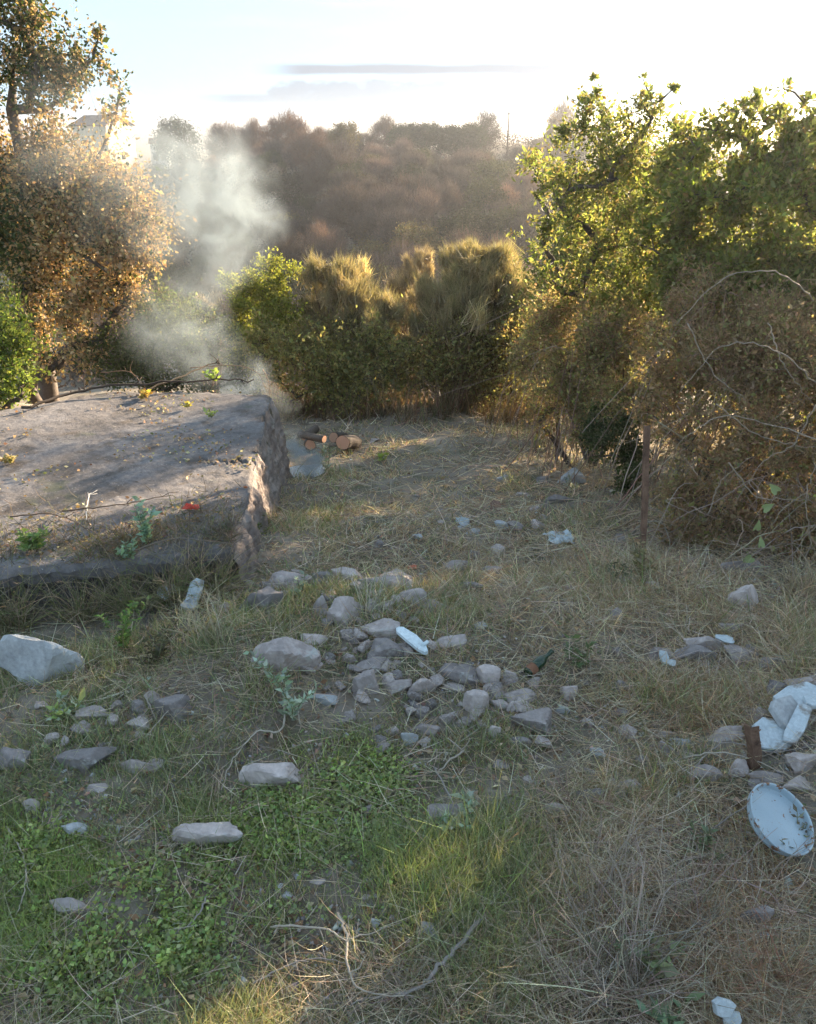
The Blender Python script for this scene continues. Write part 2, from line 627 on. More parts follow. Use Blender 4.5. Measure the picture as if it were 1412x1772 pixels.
rme = mesh_np('roof_slab', Vs_, Fs_, smooth=True, mat=m_conc)
rme.set_sharp_from_angle(angle=R_(32))
child('roof_slab', rme, cis)
# right side wall: a fine grid with vertical tears and bulges
NW, NH = 260, 90
s = np.linspace(0, 1, NW)
rt = np.stack([np.interp(s, vv, top[np.arange(NV) * NU, k]) for k in range(3)], -1)
zb = gz(rt[:, 0] + .1, rt[:, 1]) - .3
tt = np.linspace(0, 1, NH)
Wv = np.empty((NH, NW, 3))
Wv[..., 0] = rt[None, :, 0]
Wv[..., 1] = rt[None, :, 1]
Wv[..., 2] = rt[None, :, 2] * (1 - tt[:, None]) + zb[None] * tt[:, None]
flat = Wv.reshape(-1, 3).copy()
st = flat * np.array([1, 1, .22])
tdep = np.repeat(tt, NW)
off = .02 * vnoise(st, 1.2, 31) + .012 * vnoise(st, 7, 32) + .012 * vnoise(flat, 5, 34) + .008 * vnoise(flat, 15, 33)
off = off * np.clip(tdep * 9, 0, 1) + .015 * np.clip(tdep * 9, 0, 1) + .15 * tdep
crk = np.exp(-((np.tile(s, NH) - .535 - .02 * np.sin(tdep * 9)) / .012) ** 2) * np.clip(1.1 - tdep * 1.1, 0, 1)
off -= .09 * crk
flat[:, 0] += off
ii = (np.arange(NH - 1)[:, None] * NW + np.arange(NW - 1)[None]).ravel()
Fw = np.stack([ii, ii + NW, ii + NW + 1, ii + 1], 1)
m_wall = surface_mat('crumbling_render', [(.3, (.15, .115, .10)), (.5, (.26, .21, .185)), (.72, (.38, .33, .30))], scale=2.2, bump=.9, bscale=34, rough=.95, spots=[((.10, .09, .05), 2.6, .60, .72), ((.42, .37, .33), 5, .60, .68)], bdist=.02)
child('side_wall', mesh_np('side_wall', flat, Fw, smooth=True, mat=m_wall), cis)


def slab_z(x, y):
    return SZ + .012 * vnoise(np.stack([np.atleast_1d(x), np.atleast_1d(y), 0 * np.atleast_1d(x)], 1), .45, 5)


SP = lambda px, py: on_plane(px, py, SZ + .01)

# ------------------------------------------------------------------ trees and shrubs


def skeleton(base_, targets, rbase, r, wob=.08, seed_pts=None):
    """grow one branching skeleton from base_ to every target; returns tubes"""
    nodes = [np.array(base_, float)]
    par = [-1]
    chains = []
    if seed_pts is not None:
        ch = [0]
        for q in seed_pts:
            nodes.append(np.array(q, float))
            par.append(ch[-1])
            ch.append(len(nodes) - 1)
        chains.append(ch)
    T = np.asarray(targets, float)
    order = np.argsort(np.linalg.norm(T - nodes[0], axis=1))
    for k in order:
        N_ = np.asarray(nodes)
        d = np.linalg.norm(N_ - T[k], axis=1)
        score = d + 1.2 * np.clip(N_[:, 2] - T[k][2] + .15 * d, 0, None)
        a = int(np.argmin(score))
        L = d[a]
        n = max(2, int(L / .35) + 1)
        ch = [a]
        mid = (nodes[a] + T[k]) / 2 + np.array([0, 0, .10 * L]) + r.normal(size=3) * wob * L
        for q in range(1, n + 1):
            f = q / n
            pnt = (1 - f) ** 2 * nodes[a] + 2 * f * (1 - f) * mid + f * f * T[k]
            nodes.append(pnt)
            par.append(ch[-1])
            ch.append(len(nodes) - 1)
        chains.append(ch)
    cnt = np.zeros(len(nodes))
    for ch in chains:
        cnt[ch[-1]] += 1
    for k in range(len(nodes) - 1, 0, -1):
        cnt[par[k]] += cnt[k]
    N_ = np.asarray(nodes)
    rad = rbase * (cnt / cnt.max()) ** .5
    out_ = []
    for ch in chains:
        rr = rad[ch].copy()
        rr[0] = min(rr[0], rr[1] * 1.15)
        rr[-1] *= .5
        P_ = N_[ch]
        out_.append(tube(P_, np.maximum(rr, .003), 6 if rr[0] > .02 else 4, False))
    return out_


def make_tree(name, base_, clusters, nsub, nleaf, leaf, cols, label, cat, rbase=.06, seed=0, w_=None, up=.3, shell=.55, sub=.33,
              group=None, trunk_pts=None, colf=None, wr=.5, mat=None, twigs=0, twcol=(.14, .115, .09), parts=('trunk', 'crown'), arcs=0):
    """clusters: list of (xyz, radius or (rx,ry,rz)). leaf-bearing shrub or tree as thing > trunk, crown"""
    r = np.random.default_rng(seed + 100)
    base_ = np.asarray(base_, float)
    cs = [(np.asarray(c, float), np.broadcast_to(np.asarray(q, float), (3,))) for c, q in clusters]
    wgt = np.array([np.prod(q) ** .6 for _, q in cs])
    ks = r.choice(len(cs), nsub, p=wgt / wgt.sum())
    d = rvec(nsub, r) * (shell + (1 - shell) * r.random((nsub, 1))) ** .7 * r.choice([1, 1, 1, .6], (nsub, 1))
    SC = np.array([cs[k][0] for k in ks]) + d * np.array([cs[k][1] for k in ks])
    SR = np.array([cs[k][1].mean() for k in ks]) * sub * np.exp(r.normal(0, .3, nsub))
    SC[:, 2] = np.maximum(SC[:, 2], gz(SC[:, 0], SC[:, 1]) + .08)
    e = empty(name, base_)
    tag(e, label, cat, group)
    ntg = min(nsub, 150)
    sk = skeleton(base_ - np.array([0, 0, .1]), SC[r.choice(nsub, ntg, replace=False)], rbase, r, seed_pts=trunk_pts)
    Vt, Ft, _ = join([(a, b, (0, 0, 0)) for a, b in sk])
    o = obj(parts[0], mesh_np(parts[0], Vt - base_, Ft, smooth=True, mat=M_bark), e)
    # leaves
    pl = SR ** 2
    kk = r.choice(nsub, nleaf, p=pl / pl.sum())
    P_ = SC[kk] + r.normal(size=(nleaf, 3)) * SR[kk][:, None] * .5
    P_[:, 2] = np.maximum(P_[:, 2], gz(P_[:, 0], P_[:, 1]) + .02)
    tone = np.exp(r.normal(0, .16, nsub))[kk]
    C_ = palette(nleaf, cols, r, .2, w_) * tone[:, None]
    if colf is not None:
        C_ = colf(P_, C_, r)
    out_l = unit(P_ - SC[kk])
    D_ = unit(out_l * .7 + r.normal(size=(nleaf, 3)) * .8 + np.array([0, 0, up]))
    L_ = leaf * np.exp(r.normal(0, .25, nleaf))
    pts = [leaves(P_, L_, C_, r, up, wr, D_)]
    ns_ = max(60, int(nleaf * .012))
    ks2 = r.choice(nsub, ns_)
    cen = SC.mean(0)
    sd2 = unit(unit(SC[ks2] - cen) * .9 + r.normal(size=(ns_, 3)) * .55 + np.array([0, 0, .55]))
    sl = SR[ks2] * r.uniform(1.1, 2.3, ns_)
    m8 = 11
    fq = np.linspace(.35, 1.0, m8)[None, :, None]
    SP8 = (SC[ks2][:, None] + sd2[:, None] * sl[:, None, None] * fq).reshape(-1, 3) + r.normal(size=(ns_ * m8, 3)) * leaf * .25
    SD8 = unit(np.repeat(sd2, m8, 0) * .6 + rvec(ns_ * m8, r))
    C8 = palette(ns_ * m8, cols, r, .2, w_) * 1.1
    if colf is not None:
        C8 = colf(SP8, C8, r)
    SP8[:, 2] = np.maximum(SP8[:, 2], gz(SP8[:, 0], SP8[:, 1]) + .02)
    pts.append(leaves(SP8, leaf * np.exp(r.normal(0, .2, len(SP8))), C8, r, up, wr, SD8))
    pts.append(ribbons(SC[ks2], sd2, sl, np.full(ns_, leaf * .12), palette(ns_, [twcol], r, .25), .02, 2, r))
    if twigs:
        kt = r.choice(nsub, twigs)
        pts.append(ribbons(SC[kt] + r.normal(size=(twigs, 3)) * SR[kt][:, None] * .3, unit(rvec(twigs, r) + np.array([0, 0, .6])), SR[kt] * r.uniform(.8, 1.8, twigs),
                           np.full(twigs, leaf * .13), palette(twigs, [twcol], r, .25), .3, 2, r))
    if arcs:
        ap = []
        for _ in range(arcs):
            c0, q0 = cs[r.integers(len(cs))]
            tp = c0 + rvec(1, r)[0] * q0 * np.array([.9, .9, .8])
            st_ = np.array([tp[0] + r.normal() * .35, tp[1] + abs(r.normal()) * .3, 0])
            st_[2] = float(gz(st_[0], st_[1]))
            en = tp + np.array([r.normal() * .55, -abs(r.normal()) * .40, -r.uniform(.1, .9)])
            en[2] = max(en[2], float(gz(en[0], en[1])) + .02)
            S_ = spline([st_, st_ * .4 + tp * .6 + np.array([0, 0, .15]), tp, en], 16) + r.normal(size=(16, 3)) * .006
            ap.append((*tube(S_, np.linspace(.0055, .002, 16), 4, False), palette(1, [(.30, .22, .16), (.38, .30, .23), (.24, .16, .11)], r, .2)[0]))
        Va, Fa, Ca = join(ap)
        obj('canes', mesh_np('canes', Va - base_, Fa, Ca, mat=M_wood), e)
    Vl, Fl, Cl = join(pts)
    o2 = obj(parts[1], mesh_np(parts[1], Vl - base_, Fl, Cl, mat=mat or M_leaf), e)
    return e


def cl(px, py, rp, Y, sy=1.0):
    """cluster from photo pixel, pixel radius and distance"""
    p_ = at(px, py, Y)
    k = (p_ - CAM) @ FW / FPX
    return (p_, (rp * k, rp * k * sy, rp * k))


def cle(px, py, rx, rz, Y, ry=None):
    p_ = at(px, py, Y)
    k = (p_ - CAM) @ FW / FPX
    return (p_, (rx * k, (ry or rx) * k, rz * k))
M_stem2 = foliage_mat('dry_leaf', .3, .65)
# ---- the golden-brown tree behind the cistern (left), in smoke
YT = 13.2
lt = [cl(60, 60, 62, YT), cl(20, 20, 60, YT), cl(120, 120, 52, YT), cl(178, 95, 34, YT), cl(185, 160, 40, YT), cl(60, 150, 60, YT), cl(5, 110, 60, YT),
      cl(100, 215, 58, YT), cl(60, 300, 85, YT), cl(150, 315, 78, YT), cl(200, 380, 80, YT - .4), cl(110, 400, 90, YT - .4), cl(250, 430, 42, YT - .6),
      cl(175, 470, 75, YT - .5), cl(130, 540, 58, YT - .8), cl(135, 610, 48, YT - 1.0), cl(205, 520, 45, YT - .6), cl(30, 420, 70, YT), cl(-60, 200, 90, YT), cl(-60, 350, 90, YT),
      cl(60, -30, 60, YT), cl(70, 500, 55, YT - .5), cl(60, 580, 48, YT - .8), cl(80, 640, 40, YT - 1.0), cl(-20, -60, 70, YT)]
ltb = GV(*at(75, 640, YT + .1)[:2])


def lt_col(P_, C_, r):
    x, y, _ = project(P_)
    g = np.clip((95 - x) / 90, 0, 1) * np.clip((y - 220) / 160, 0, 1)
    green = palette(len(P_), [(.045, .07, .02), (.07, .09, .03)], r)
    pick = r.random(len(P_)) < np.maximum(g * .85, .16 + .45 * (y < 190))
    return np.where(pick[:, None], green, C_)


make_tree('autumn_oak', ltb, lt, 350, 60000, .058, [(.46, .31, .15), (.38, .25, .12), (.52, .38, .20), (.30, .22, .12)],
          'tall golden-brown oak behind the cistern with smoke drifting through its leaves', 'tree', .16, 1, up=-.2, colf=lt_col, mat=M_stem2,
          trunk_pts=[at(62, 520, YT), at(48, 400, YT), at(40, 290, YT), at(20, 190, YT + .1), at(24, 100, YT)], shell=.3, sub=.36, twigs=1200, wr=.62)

# ---- shrubs behind and beside the cistern
GREEN = [(.11, .15, .035), (.15, .19, .045), (.08, .12, .03), (.17, .20, .06)]
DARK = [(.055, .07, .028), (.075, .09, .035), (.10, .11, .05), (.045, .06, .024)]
OLIVE = [(.21, .21, .09), (.26, .25, .11), (.16, .165, .07), (.30, .265, .12)]
BROWN = [(.26, .18, .115), (.31, .22, .14), (.22, .145, .095), (.20, .17, .09)]
c_ = [cl(20, 560, 45, 9.6), cl(55, 620, 42, 9.6), cl(10, 660, 45, 9.4), cl(-40, 580, 60, 9.6), cl(60, 670, 30, 9.4), cl(-50, 680, 60, 9.2)]
make_tree('evergreen_shrub', GV(*at(10, 660, 9.6)[:2]), c_, 90, 9000, .05, GREEN, 'bright green leafy shrub behind the far end of the cistern', 'shrub', .05, 2, twigs=200)
c_ = [cl(220, 590, 55, 12.4), cl(290, 570, 65, 12.6), cl(350, 590, 50, 12.8), cl(250, 640, 55, 12.2), cl(340, 650, 50, 12.4), cl(190, 640, 40, 12.0), cl(300, 530, 35, 12.8), cl(400, 640, 40, 12.8)]
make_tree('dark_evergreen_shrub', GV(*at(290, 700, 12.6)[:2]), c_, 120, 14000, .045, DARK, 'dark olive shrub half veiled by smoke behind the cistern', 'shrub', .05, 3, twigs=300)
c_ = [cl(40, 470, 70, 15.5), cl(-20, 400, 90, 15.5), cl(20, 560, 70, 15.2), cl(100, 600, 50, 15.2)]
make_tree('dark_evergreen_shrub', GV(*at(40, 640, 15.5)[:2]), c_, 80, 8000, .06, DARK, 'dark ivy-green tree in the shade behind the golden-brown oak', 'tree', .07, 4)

# ---- the thicket at the end of the clearing
c_ = [cl(460, 485, 34, 14.6), cl(490, 475, 26, 14.6), cl(430, 495, 26, 14.6), cl(445, 540, 45, 14.5), cl(400, 500, 22, 14.7), cl(480, 540, 38, 14.4), cl(425, 600, 45, 13.9)]
make_tree('mastic_shrub', GV(*at(455, 720, 14.5)[:2]), c_, 90, 12000, .05, [(.18, .20, .045), (.22, .23, .06), (.13, .15, .035)], 'yellow-green rounded shrub catching the sun beside the smoke', 'shrub', .05, 5, twigs=200)
c_ = [cle(560, 610, 75, 45, 13.8), cle(470, 610, 60, 50, 13.6), cle(640, 610, 60, 48, 13.9), cle(600, 655, 90, 32, 13.9), cle(480, 670, 45, 35, 13.6), cle(700, 640, 50, 40, 14.0)]
make_tree('dark_evergreen_shrub', GV(*at(570, 735, 13.8)[:2]), c_, 190, 12000, .065, OLIVE + [(.26, .23, .09)], 'low olive-green shrub mass in front of the tan broom dome', 'shrub', .04, 6, twigs=900, twcol=(.13, .085, .06))
c_ = [cle(800, 610, 85, 50, 14.2), cle(880, 595, 50, 55, 14.0), cle(850, 655, 75, 32, 14.0), cle(740, 655, 50, 30, 14.1), cle(905, 650, 36, 48, 13.4)]
make_tree('thicket_shrub', GV(*at(820, 735, 13.9)[:2]), c_, 180, 12000, .062, OLIVE + [(.15, .14, .05), (.12, .08, .04)], 'brownish olive thicket below the large broom dome', 'shrub', .04, 7, twigs=1500, twcol=(.15, .10, .07))


def broom(name, domes, Y, n, label, seed, L=.42, cols=((.34, .27, .17), (.28, .24, .13), (.40, .31, .20), (.26, .23, .12)), tip=((.38, .34, .18), (.44, .34, .21), (.33, .31, .16)), basepx=(0, 740), wood=240):
    """dome of thin upright broom stems"""
    r = np.random.default_rng(seed)
    b = GV(*at(basepx[0], basepx[1], Y)[:2])
    e = tag(empty(name, b), label, 'shrub', 'broom bushes at the end of the clearing')
    wts = np.array([d[1][0] * d[1][2] for d in domes])
    nn = max(18, n // 130)
    ki = r.choice(len(domes), nn, p=wts / wts.sum())
    dn_ = rvec(nn, r)
    dn_[:, 2] = np.where(dn_[:, 2] < -.5, -dn_[:, 2], dn_[:, 2])
    NC = np.array([domes[k][0] for k in ki]) + dn_ * np.array([domes[k][1] for k in ki]) * r.uniform(.5, .95, (nn, 1))
    ND = unit(dn_ * np.array([.55, .55, .2]) + np.array([0, 0, 1.0]))
    NR = np.array([domes[k][1][2] for k in ki]) * r.uniform(.26, .46, nn)
    k = n
    kk = r.integers(0, nn, k)
    L_ = NR[kk] * np.exp(r.normal(0, .28, k)) * 1.25
    D_ = unit(ND[kk] + r.normal(size=(k, 3)) * .42)
    z0 = NC[kk] + r.normal(size=(k, 3)) * (NR[kk] * .22)[:, None] - D_ * (L_ * .45)[:, None]
    tn = np.exp(r.normal(0, .22, nn))[kk][:, None]
    hue = r.integers(0, len(cols), nn)[kk]
    base_c = np.asarray(cols)[np.where(r.random(k) < .6, hue, r.integers(0, len(cols), k))] * np.exp(r.normal(0, .18, (k, 1))) * tn
    tip_c = np.asarray(tip)[r.integers(0, len(tip), k)] * np.exp(r.normal(0, .18, (k, 1))) * tn
    B_ = z0 + D_ * (L_ * .5)[:, None]
    Vb, Fb, Cb = ribbons(z0, D_, L_, np.full(k, .012), base_c, .10, 3, r, tip_c)
    obj('crown', mesh_np('crown', Vb - b, Fb, Cb, mat=M_stem2), e)
    T_ = B_[r.choice(k, wood, replace=False)]
    T_ = T_ * np.array([1, 1, .85]) + np.array([0, 0, .15 * b[2]])
    tb = []
    for q in T_:
        s0 = b + (q - b) * np.array([.35, .35, 0]) * r.uniform(.5, 1.1) + np.array([0, 0, -.05])
        tb.append((*tube(spline([s0, s0 + (q - s0) * np.array([.35, .35, .5]) + r.normal(size=3) * .05, q], 6), np.linspace(.016, .006, 6), 4, False), palette(1, [(.17, .12, .09)], r)[0]))
    Vw, Fw_, Cw = join(tb)
    obj('stems', mesh_np('stems', Vw - b, Fw_, Cw, smooth=True, mat=M_wood), e)
    return e


broom('broom_bush', [cle(585, 505, 78, 62, 14.8), cle(610, 560, 90, 70, 14.6), cle(545, 540, 45, 60, 14.7), cle(655, 560, 45, 60, 14.7), cle(530, 610, 45, 55, 14.6), cle(670, 620, 45, 50, 14.6), cle(600, 640, 70, 45, 14.6)], 14.8, 21000, 'tan grey-green broom dome beside the yellow-green shrub', 21, basepx=(590, 735))
broom('broom_bush', [cle(835, 480, 92, 62, 15.0), cle(800, 560, 90, 80, 14.6), cle(880, 540, 60, 75, 14.7), cle(745, 540, 45, 60, 14.8), cle(730, 610, 45, 50, 14.6), cle(905, 600, 40, 60, 14.4), cle(820, 640, 80, 45, 14.6)], 14.9, 30000, 'large broom dome with pale sunlit tips in the middle of the thicket', 22, basepx=(820, 735))
broom('broom_bush', [cle(725, 475, 34, 44, 15.8), cle(700, 520, 36, 50, 15.6)], 15.7, 4200, 'narrow straw-coloured broom between the two broom domes', 23, basepx=(715, 735), cols=((.36, .28, .20), (.30, .25, .17)), tip=((.42, .33, .22),), wood=50)
broom('bare_stem_shrub', [cle(360, 545, 32, 50, 14.4), cle(385, 570, 20, 45, 14.2)], 14.4, 1500, 'pale grey leafless stems beside the drifting smoke', 24, L=.8, basepx=(365, 735), cols=((.34, .29, .26), (.28, .23, .20)), tip=((.36, .31, .28),), wood=40)

ub = np.random.default_rng(909)
n = 11000
ux, uy = ub.uniform(-2.6, 2.4, n), ub.uniform(12.5, 15.4, n)
kp_ = (vnoise(np.stack([ux, uy, 0 * ux], 1), .5, 61, 3) + (uy - 13.3) * .7 + ub.normal(0, .25, n)) > 0
ux, uy = ux[kp_], uy[kp_]
n = len(ux)
ud = unit(np.stack([ub.normal(0, .3, n), ub.normal(0, .3, n), np.ones(n)], 1))
Vu, Fu, Cu = ribbons(np.stack([ux, uy, gz(ux, uy) - .02], 1), ud, ub.uniform(.15, 1.0, n) ** 1.3 * np.clip(.8 + .5 * vnoise(np.stack([ux, uy, 0 * ux], 1), .8, 62, 2), .2, 1.4), np.full(n, .011), palette(n, [(.23, .15, .10), (.28, .20, .14), (.18, .12, .08), (.18, .165, .085)], ub, .25), .25, 3, ub)
tag(obj('dry_undergrowth', mesh_np('dry_undergrowth', Vu, Fu, Cu, mat=M_stem2)), 'reddish brown dry undergrowth at the foot of the thicket', kind='stuff')

# ---- the tall hedge of shrubs and brambles on the right
RC = [(.14, .165, .05), (.18, .195, .065), (.105, .13, .045), (.20, .205, .075), (.19, .155, .075)]
c_ = [cl(1030, 175, 32, 9.6), cl(1010, 215, 48, 9.6), cl(1100, 185, 46, 9.5), cl(1150, 200, 36, 9.5), cl(1060, 260, 80, 9.5), cl(960, 280, 60, 9.8), cl(920, 320, 42, 10), cl(940, 400, 50, 9.8),
      cl(1020, 370, 85, 9.4), cl(1110, 330, 90, 9.3), cl(1165, 160, 14, 9.5), cl(1032, 145, 13, 9.6), cl(1115, 145, 16, 9.5), cl(970, 470, 55, 9.5), cl(1060, 480, 90, 9.2)]
make_tree('evergreen_oak', GV(*at(1040, 720, 9.9)[:2]), c_ + [((2.2, 11.5, .7), (.55, .6, 1.5)), ((2.9, 12.8, .8), (.8, .8, 1.9)), ((3.4, 14.0, .9), (.8, .8, 2.1))], 430, 95000, .05, RC, 'tall evergreen beside the far valley with two tufted tops above the skyline', 'tree', .09, 8, shell=.35, sub=.22, twigs=2500)  # last three clusters, hidden behind, added to shade the cistern roof
c_ = [cl(1210, 250, 55, 8.2), cl(1250, 215, 45, 8.2), cl(1180, 300, 55, 8.4), cl(1330, 200, 40, 8.0), cl(1290, 220, 55, 8.0), cl(1300, 180, 22, 8.0), cl(1370, 210, 60, 7.8), cl(1230, 360, 85, 7.9), cl(1330, 350, 100, 7.7), cl(1420, 300, 100, 7.6),
      cl(1200, 470, 90, 7.9), cl(1300, 500, 110, 7.6), cl(1400, 500, 110, 7.4)]
make_tree('evergreen_oak', GV(*at(1320, 760, 7.9)[:2]), c_ + [cl(1180, 260, 60, 8.7), cl(1165, 400, 80, 8.5), cl(1180, 500, 70, 8.3)], 440, 42000, .052, RC + [(.13, .15, .03)], 'broad evergreen at the edge of the photo with sunlight through its leaves', 'tree', .10, 9, shell=.35, sub=.21, twigs=2600)
c_ = [cl(960, 560, 60, 9.6), cl(1000, 640, 70, 9.2), cl(920, 620, 45, 10.4), cl(1060, 600, 80, 8.6), cl(950, 690, 50, 9.8), cl(1030, 720, 60, 8.8), cl(1100, 690, 60, 8.0)]
make_tree('bramble_thicket', GV(*at(1000, 760, 9.6)[:2]), c_, 280, 30000, .040, BROWN + OLIVE, 'brown bramble thicket behind the two thin fence posts', 'shrub', .03, 10, shell=.2, sub=.3, twigs=9000, twcol=(.26, .19, .135), arcs=60)
c_ = [cl(1150, 620, 80, 7.4), cl(1240, 620, 100, 7.0), cl(1340, 640, 110, 6.7), cl(1440, 660, 110, 6.5), cl(1170, 740, 75, 7.0), cl(1200, 840, 70, 6.6), cl(1290, 760, 90, 6.5), cl(1390, 780, 100, 6.2),
      cl(1300, 870, 75, 6.2), cl(1400, 890, 80, 5.9), cl(1180, 900, 45, 6.3), cl(1250, 930, 60, 6.1), cl(1340, 945, 60, 5.85), cl(1420, 960, 60, 5.7), cl(1160, 930, 35, 6.3), cl(1200, 540, 80, 7.3), cl(1330, 560, 90, 7.0), cl(1410, 580, 90, 6.8)]
make_tree('bramble_thicket', GV(*at(1290, 900, 6.9)[:2]), c_, 420, 34000, .038, BROWN + BROWN + OLIVE[:2], 'reddish brown bramble bank behind the tall rusty post', 'shrub', .03, 11, shell=.2, sub=.28, twigs=15000, twcol=(.30, .21, .15), arcs=170)
c_ = [cl(1070, 770, 42, 7.9), cl(1090, 820, 30, 7.6), cl(1040, 740, 32, 8.2)]
make_tree('dark_evergreen_shrub', GV(*at(1075, 850, 7.9)[:2]), c_, 60, 6000, .035, [(.055, .075, .03), (.08, .095, .045), (.11, .12, .07)], 'small dark leafy shrub just behind the tall rusty post', 'shrub', .02, 12, twigs=150)
# unseen evergreens added past the frame to block sun on the foreground
c_ = [((5.3, 7.0, 1.2), (1.2, 1.2, 1.8)), ((7.2, 7.6, 1.3), (1.6, 1.4, 2.0)), ((9.6, 8.2, 1.3), (1.8, 1.5, 2.1)), ((5.0, 5.7, .6), (1.2, .9, 1.3)), ((7.2, 5.6, .8), (1.6, 1.0, 1.5)), ((9.4, 6.0, .9), (1.6, 1.2, 1.6))]
c_ += [((3.95, 6.3, .6), (.85, .8, 1.5)), ((4.5, 11.3, .7), (1.2, 1.1, 1.9)), ((6.6, 11.8, .8), (1.5, 1.3, 2.0)), ((8.8, 12.6, .8), (1.7, 1.4, 2.1))]
make_tree('evergreen_oak', GV(6.8, 7.2), c_, 560, 80000, .11, RC, 'unseen evergreen added past the right edge to shade the clearing', 'tree', .1, 13, shell=.3, sub=.3)

# arching dry bramble canes in front of the bank
CAN = [([(1412, 760), (1330, 735), (1260, 720), (1200, 745), (1150, 800)], 5.9), ([(1412, 520), (1340, 470), (1250, 484), (1170, 560)], 6.2), ([(1412, 660), (1340, 604), (1250, 600), (1175, 680)], 6.0),
       ([(1260, 800), (1310, 860), (1350, 862), (1412, 868)], 5.7), ([(1412, 700), (1370, 770), (1320, 800), (1270, 870)], 5.8), ([(1240, 700), (1300, 745), (1370, 770), (1430, 775)], 5.9),
       ([(1380, 1010), (1402, 940), (1395, 860), (1412, 800)], 5.4), ([(1225, 890), (1250, 830), (1300, 790)], 5.9), ([(1330, 560), (1360, 640), (1412, 700)], 6.0), ([(1000, 620), (960, 600), (900, 620)], 8.8),
       ([(1412, 905), (1370, 940), (1310, 950), (1230, 935)], 5.6), ([(1190, 560), (1230, 640), (1290, 690)], 6.2)]
CLAB = ['long bramble cane arching down behind the rusty post', 'pale bramble cane bowing over the upper bramble bank', 'pale cane bowing over the middle of the bramble bank', 'kinked bramble cane above the pale lobed leaves',
        'bramble cane slanting down to the dry grass', 'drooping cane crossing the slanting bramble cane', 'looped dry cane at the photo edge above the grass', 'short forked cane low on the bramble bank', 'thin cane hanging from the broad evergreen',
        'thin cane leaning over the two thin posts', 'lowest bramble cane bowing over the dry grass', 'slender cane descending beside the rusty post top']
for (pp, Yc), lb in zip(CAN, CLAB):
    r = np.random.default_rng(len(pp) * 7 + int(Yc * 10) + pp[0][0])
    P_ = np.array([at(x, y, Yc + r.uniform(-.15, .15)) for x, y in pp])
    parts = [(*tube(spline(P_, 22) + r.normal(size=(22, 3)) * .006, np.linspace(.0055, .0022, 22), 5), (.34, .27, .20))]
    S_ = spline(P_, 40)
    for q in r.choice(36, 5, replace=False) + 2:
        d = unit(r.normal(size=3) + np.array([0, -.3, .1]))
        parts.append((*tube(np.array([S_[q], S_[q] + d * .1, S_[q] + d * .2 + r.normal(size=3) * .04]), [.002, .0016, .0008], 4), (.22, .165, .12)))
    Vc, Fc, Cc = join(parts)
    tag(obj('bramble_cane', mesh_np('bramble_cane', Vc - P_[0], Fc, Cc, mat=M_wood), loc=P_[0]), lb, 'cane', 'bramble canes on the right bank')

# ------------------------------------------------------------------ woods of the far slope
M_far = foliage_mat('far_foliage', .12, .8, .72, .1, True)  # far trees coloured darker in place of shade on the slope


def far_proto(kind, seed):
    """returns (trunk mesh, crown mesh), about 6 m tall, base at the origin"""
    r = np.random.default_rng(seed)
    H = 6.0
    nb = 70
    d = rvec(nb, r)
    rad = np.array([2.6, 2.6, 2.6]) if kind != 'pine' else np.array([2.4, 2.4, 2.2])
    C_ = d * rad * (.45 + .55 * r.random((nb, 1))) + np.array([0, 0, 3.2])
    C_ = C_[C_[:, 2] > .5]
    tb = skeleton((0, 0, -1.5), C_, .2, r)
    Vt, Ft, _ = join([(a, b, (0, 0, 0)) for a, b in tb])
    tm = mesh_np('trunk', Vt, Ft, smooth=True, mat=M_bark)
    parts = []
    if kind in ('bare', 'russet', 'pink'):
        n = 6500
        k = r.choice(len(C_), n)
        dd = unit(unit(C_[k] - np.array([0, 0, 2.6])) * .9 + np.array([0, 0, .55]) + r.normal(size=(n, 3)) * .45)
        B_ = C_[k] + r.normal(size=(n, 3)) * .42 - dd * .3
        cols = {'bare': [(.13, .10, .098), (.105, .082, .084), (.165, .125, .115)], 'pink': [(.20, .14, .118), (.17, .118, .102), (.15, .115, .108)], 'russet': [(.23, .12, .085), (.20, .13, .10)]}[kind]
        parts.append(ribbons(B_, dd, r.uniform(.5, 1.1, n), np.full(n, .034), palette(n, cols, r, .2), .15, 2, r))
        nl = {'bare': 2600, 'pink': 4200, 'russet': 5200}[kind]
        k = r.choice(len(C_), nl)
        lc = {'bare': [(.11, .082, .066), (.09, .075, .06)], 'pink': [(.20, .13, .092), (.15, .105, .08)], 'russet': [(.25, .12, .07), (.20, .10, .065)]}[kind]
        parts.append(leaves(C_[k] + r.normal(size=(nl, 3)) * .45, .15, palette(nl, lc, r), r))
    else:
        nl = 8500
        k = r.choice(len(C_), nl)
        lc = {'green': [(.055, .065, .026), (.075, .08, .034), (.04, .05, .022)], 'olive': [(.11, .105, .045), (.085, .085, .04), (.13, .10, .05)], 'pine': [(.05, .06, .03), (.035, .045, .022)]}[kind]
        P_ = C_[k] + r.normal(size=(nl, 3)) * .40
        parts.append(leaves(P_, .20, palette(nl, lc, r) * np.exp(r.normal(0, .2, len(C_)))[k][:, None], r, wr=.6))
    Vc, Fc, Cc = join(parts)
    return tm, mesh_np('crown', Vc, Fc, Cc, mat=M_far)


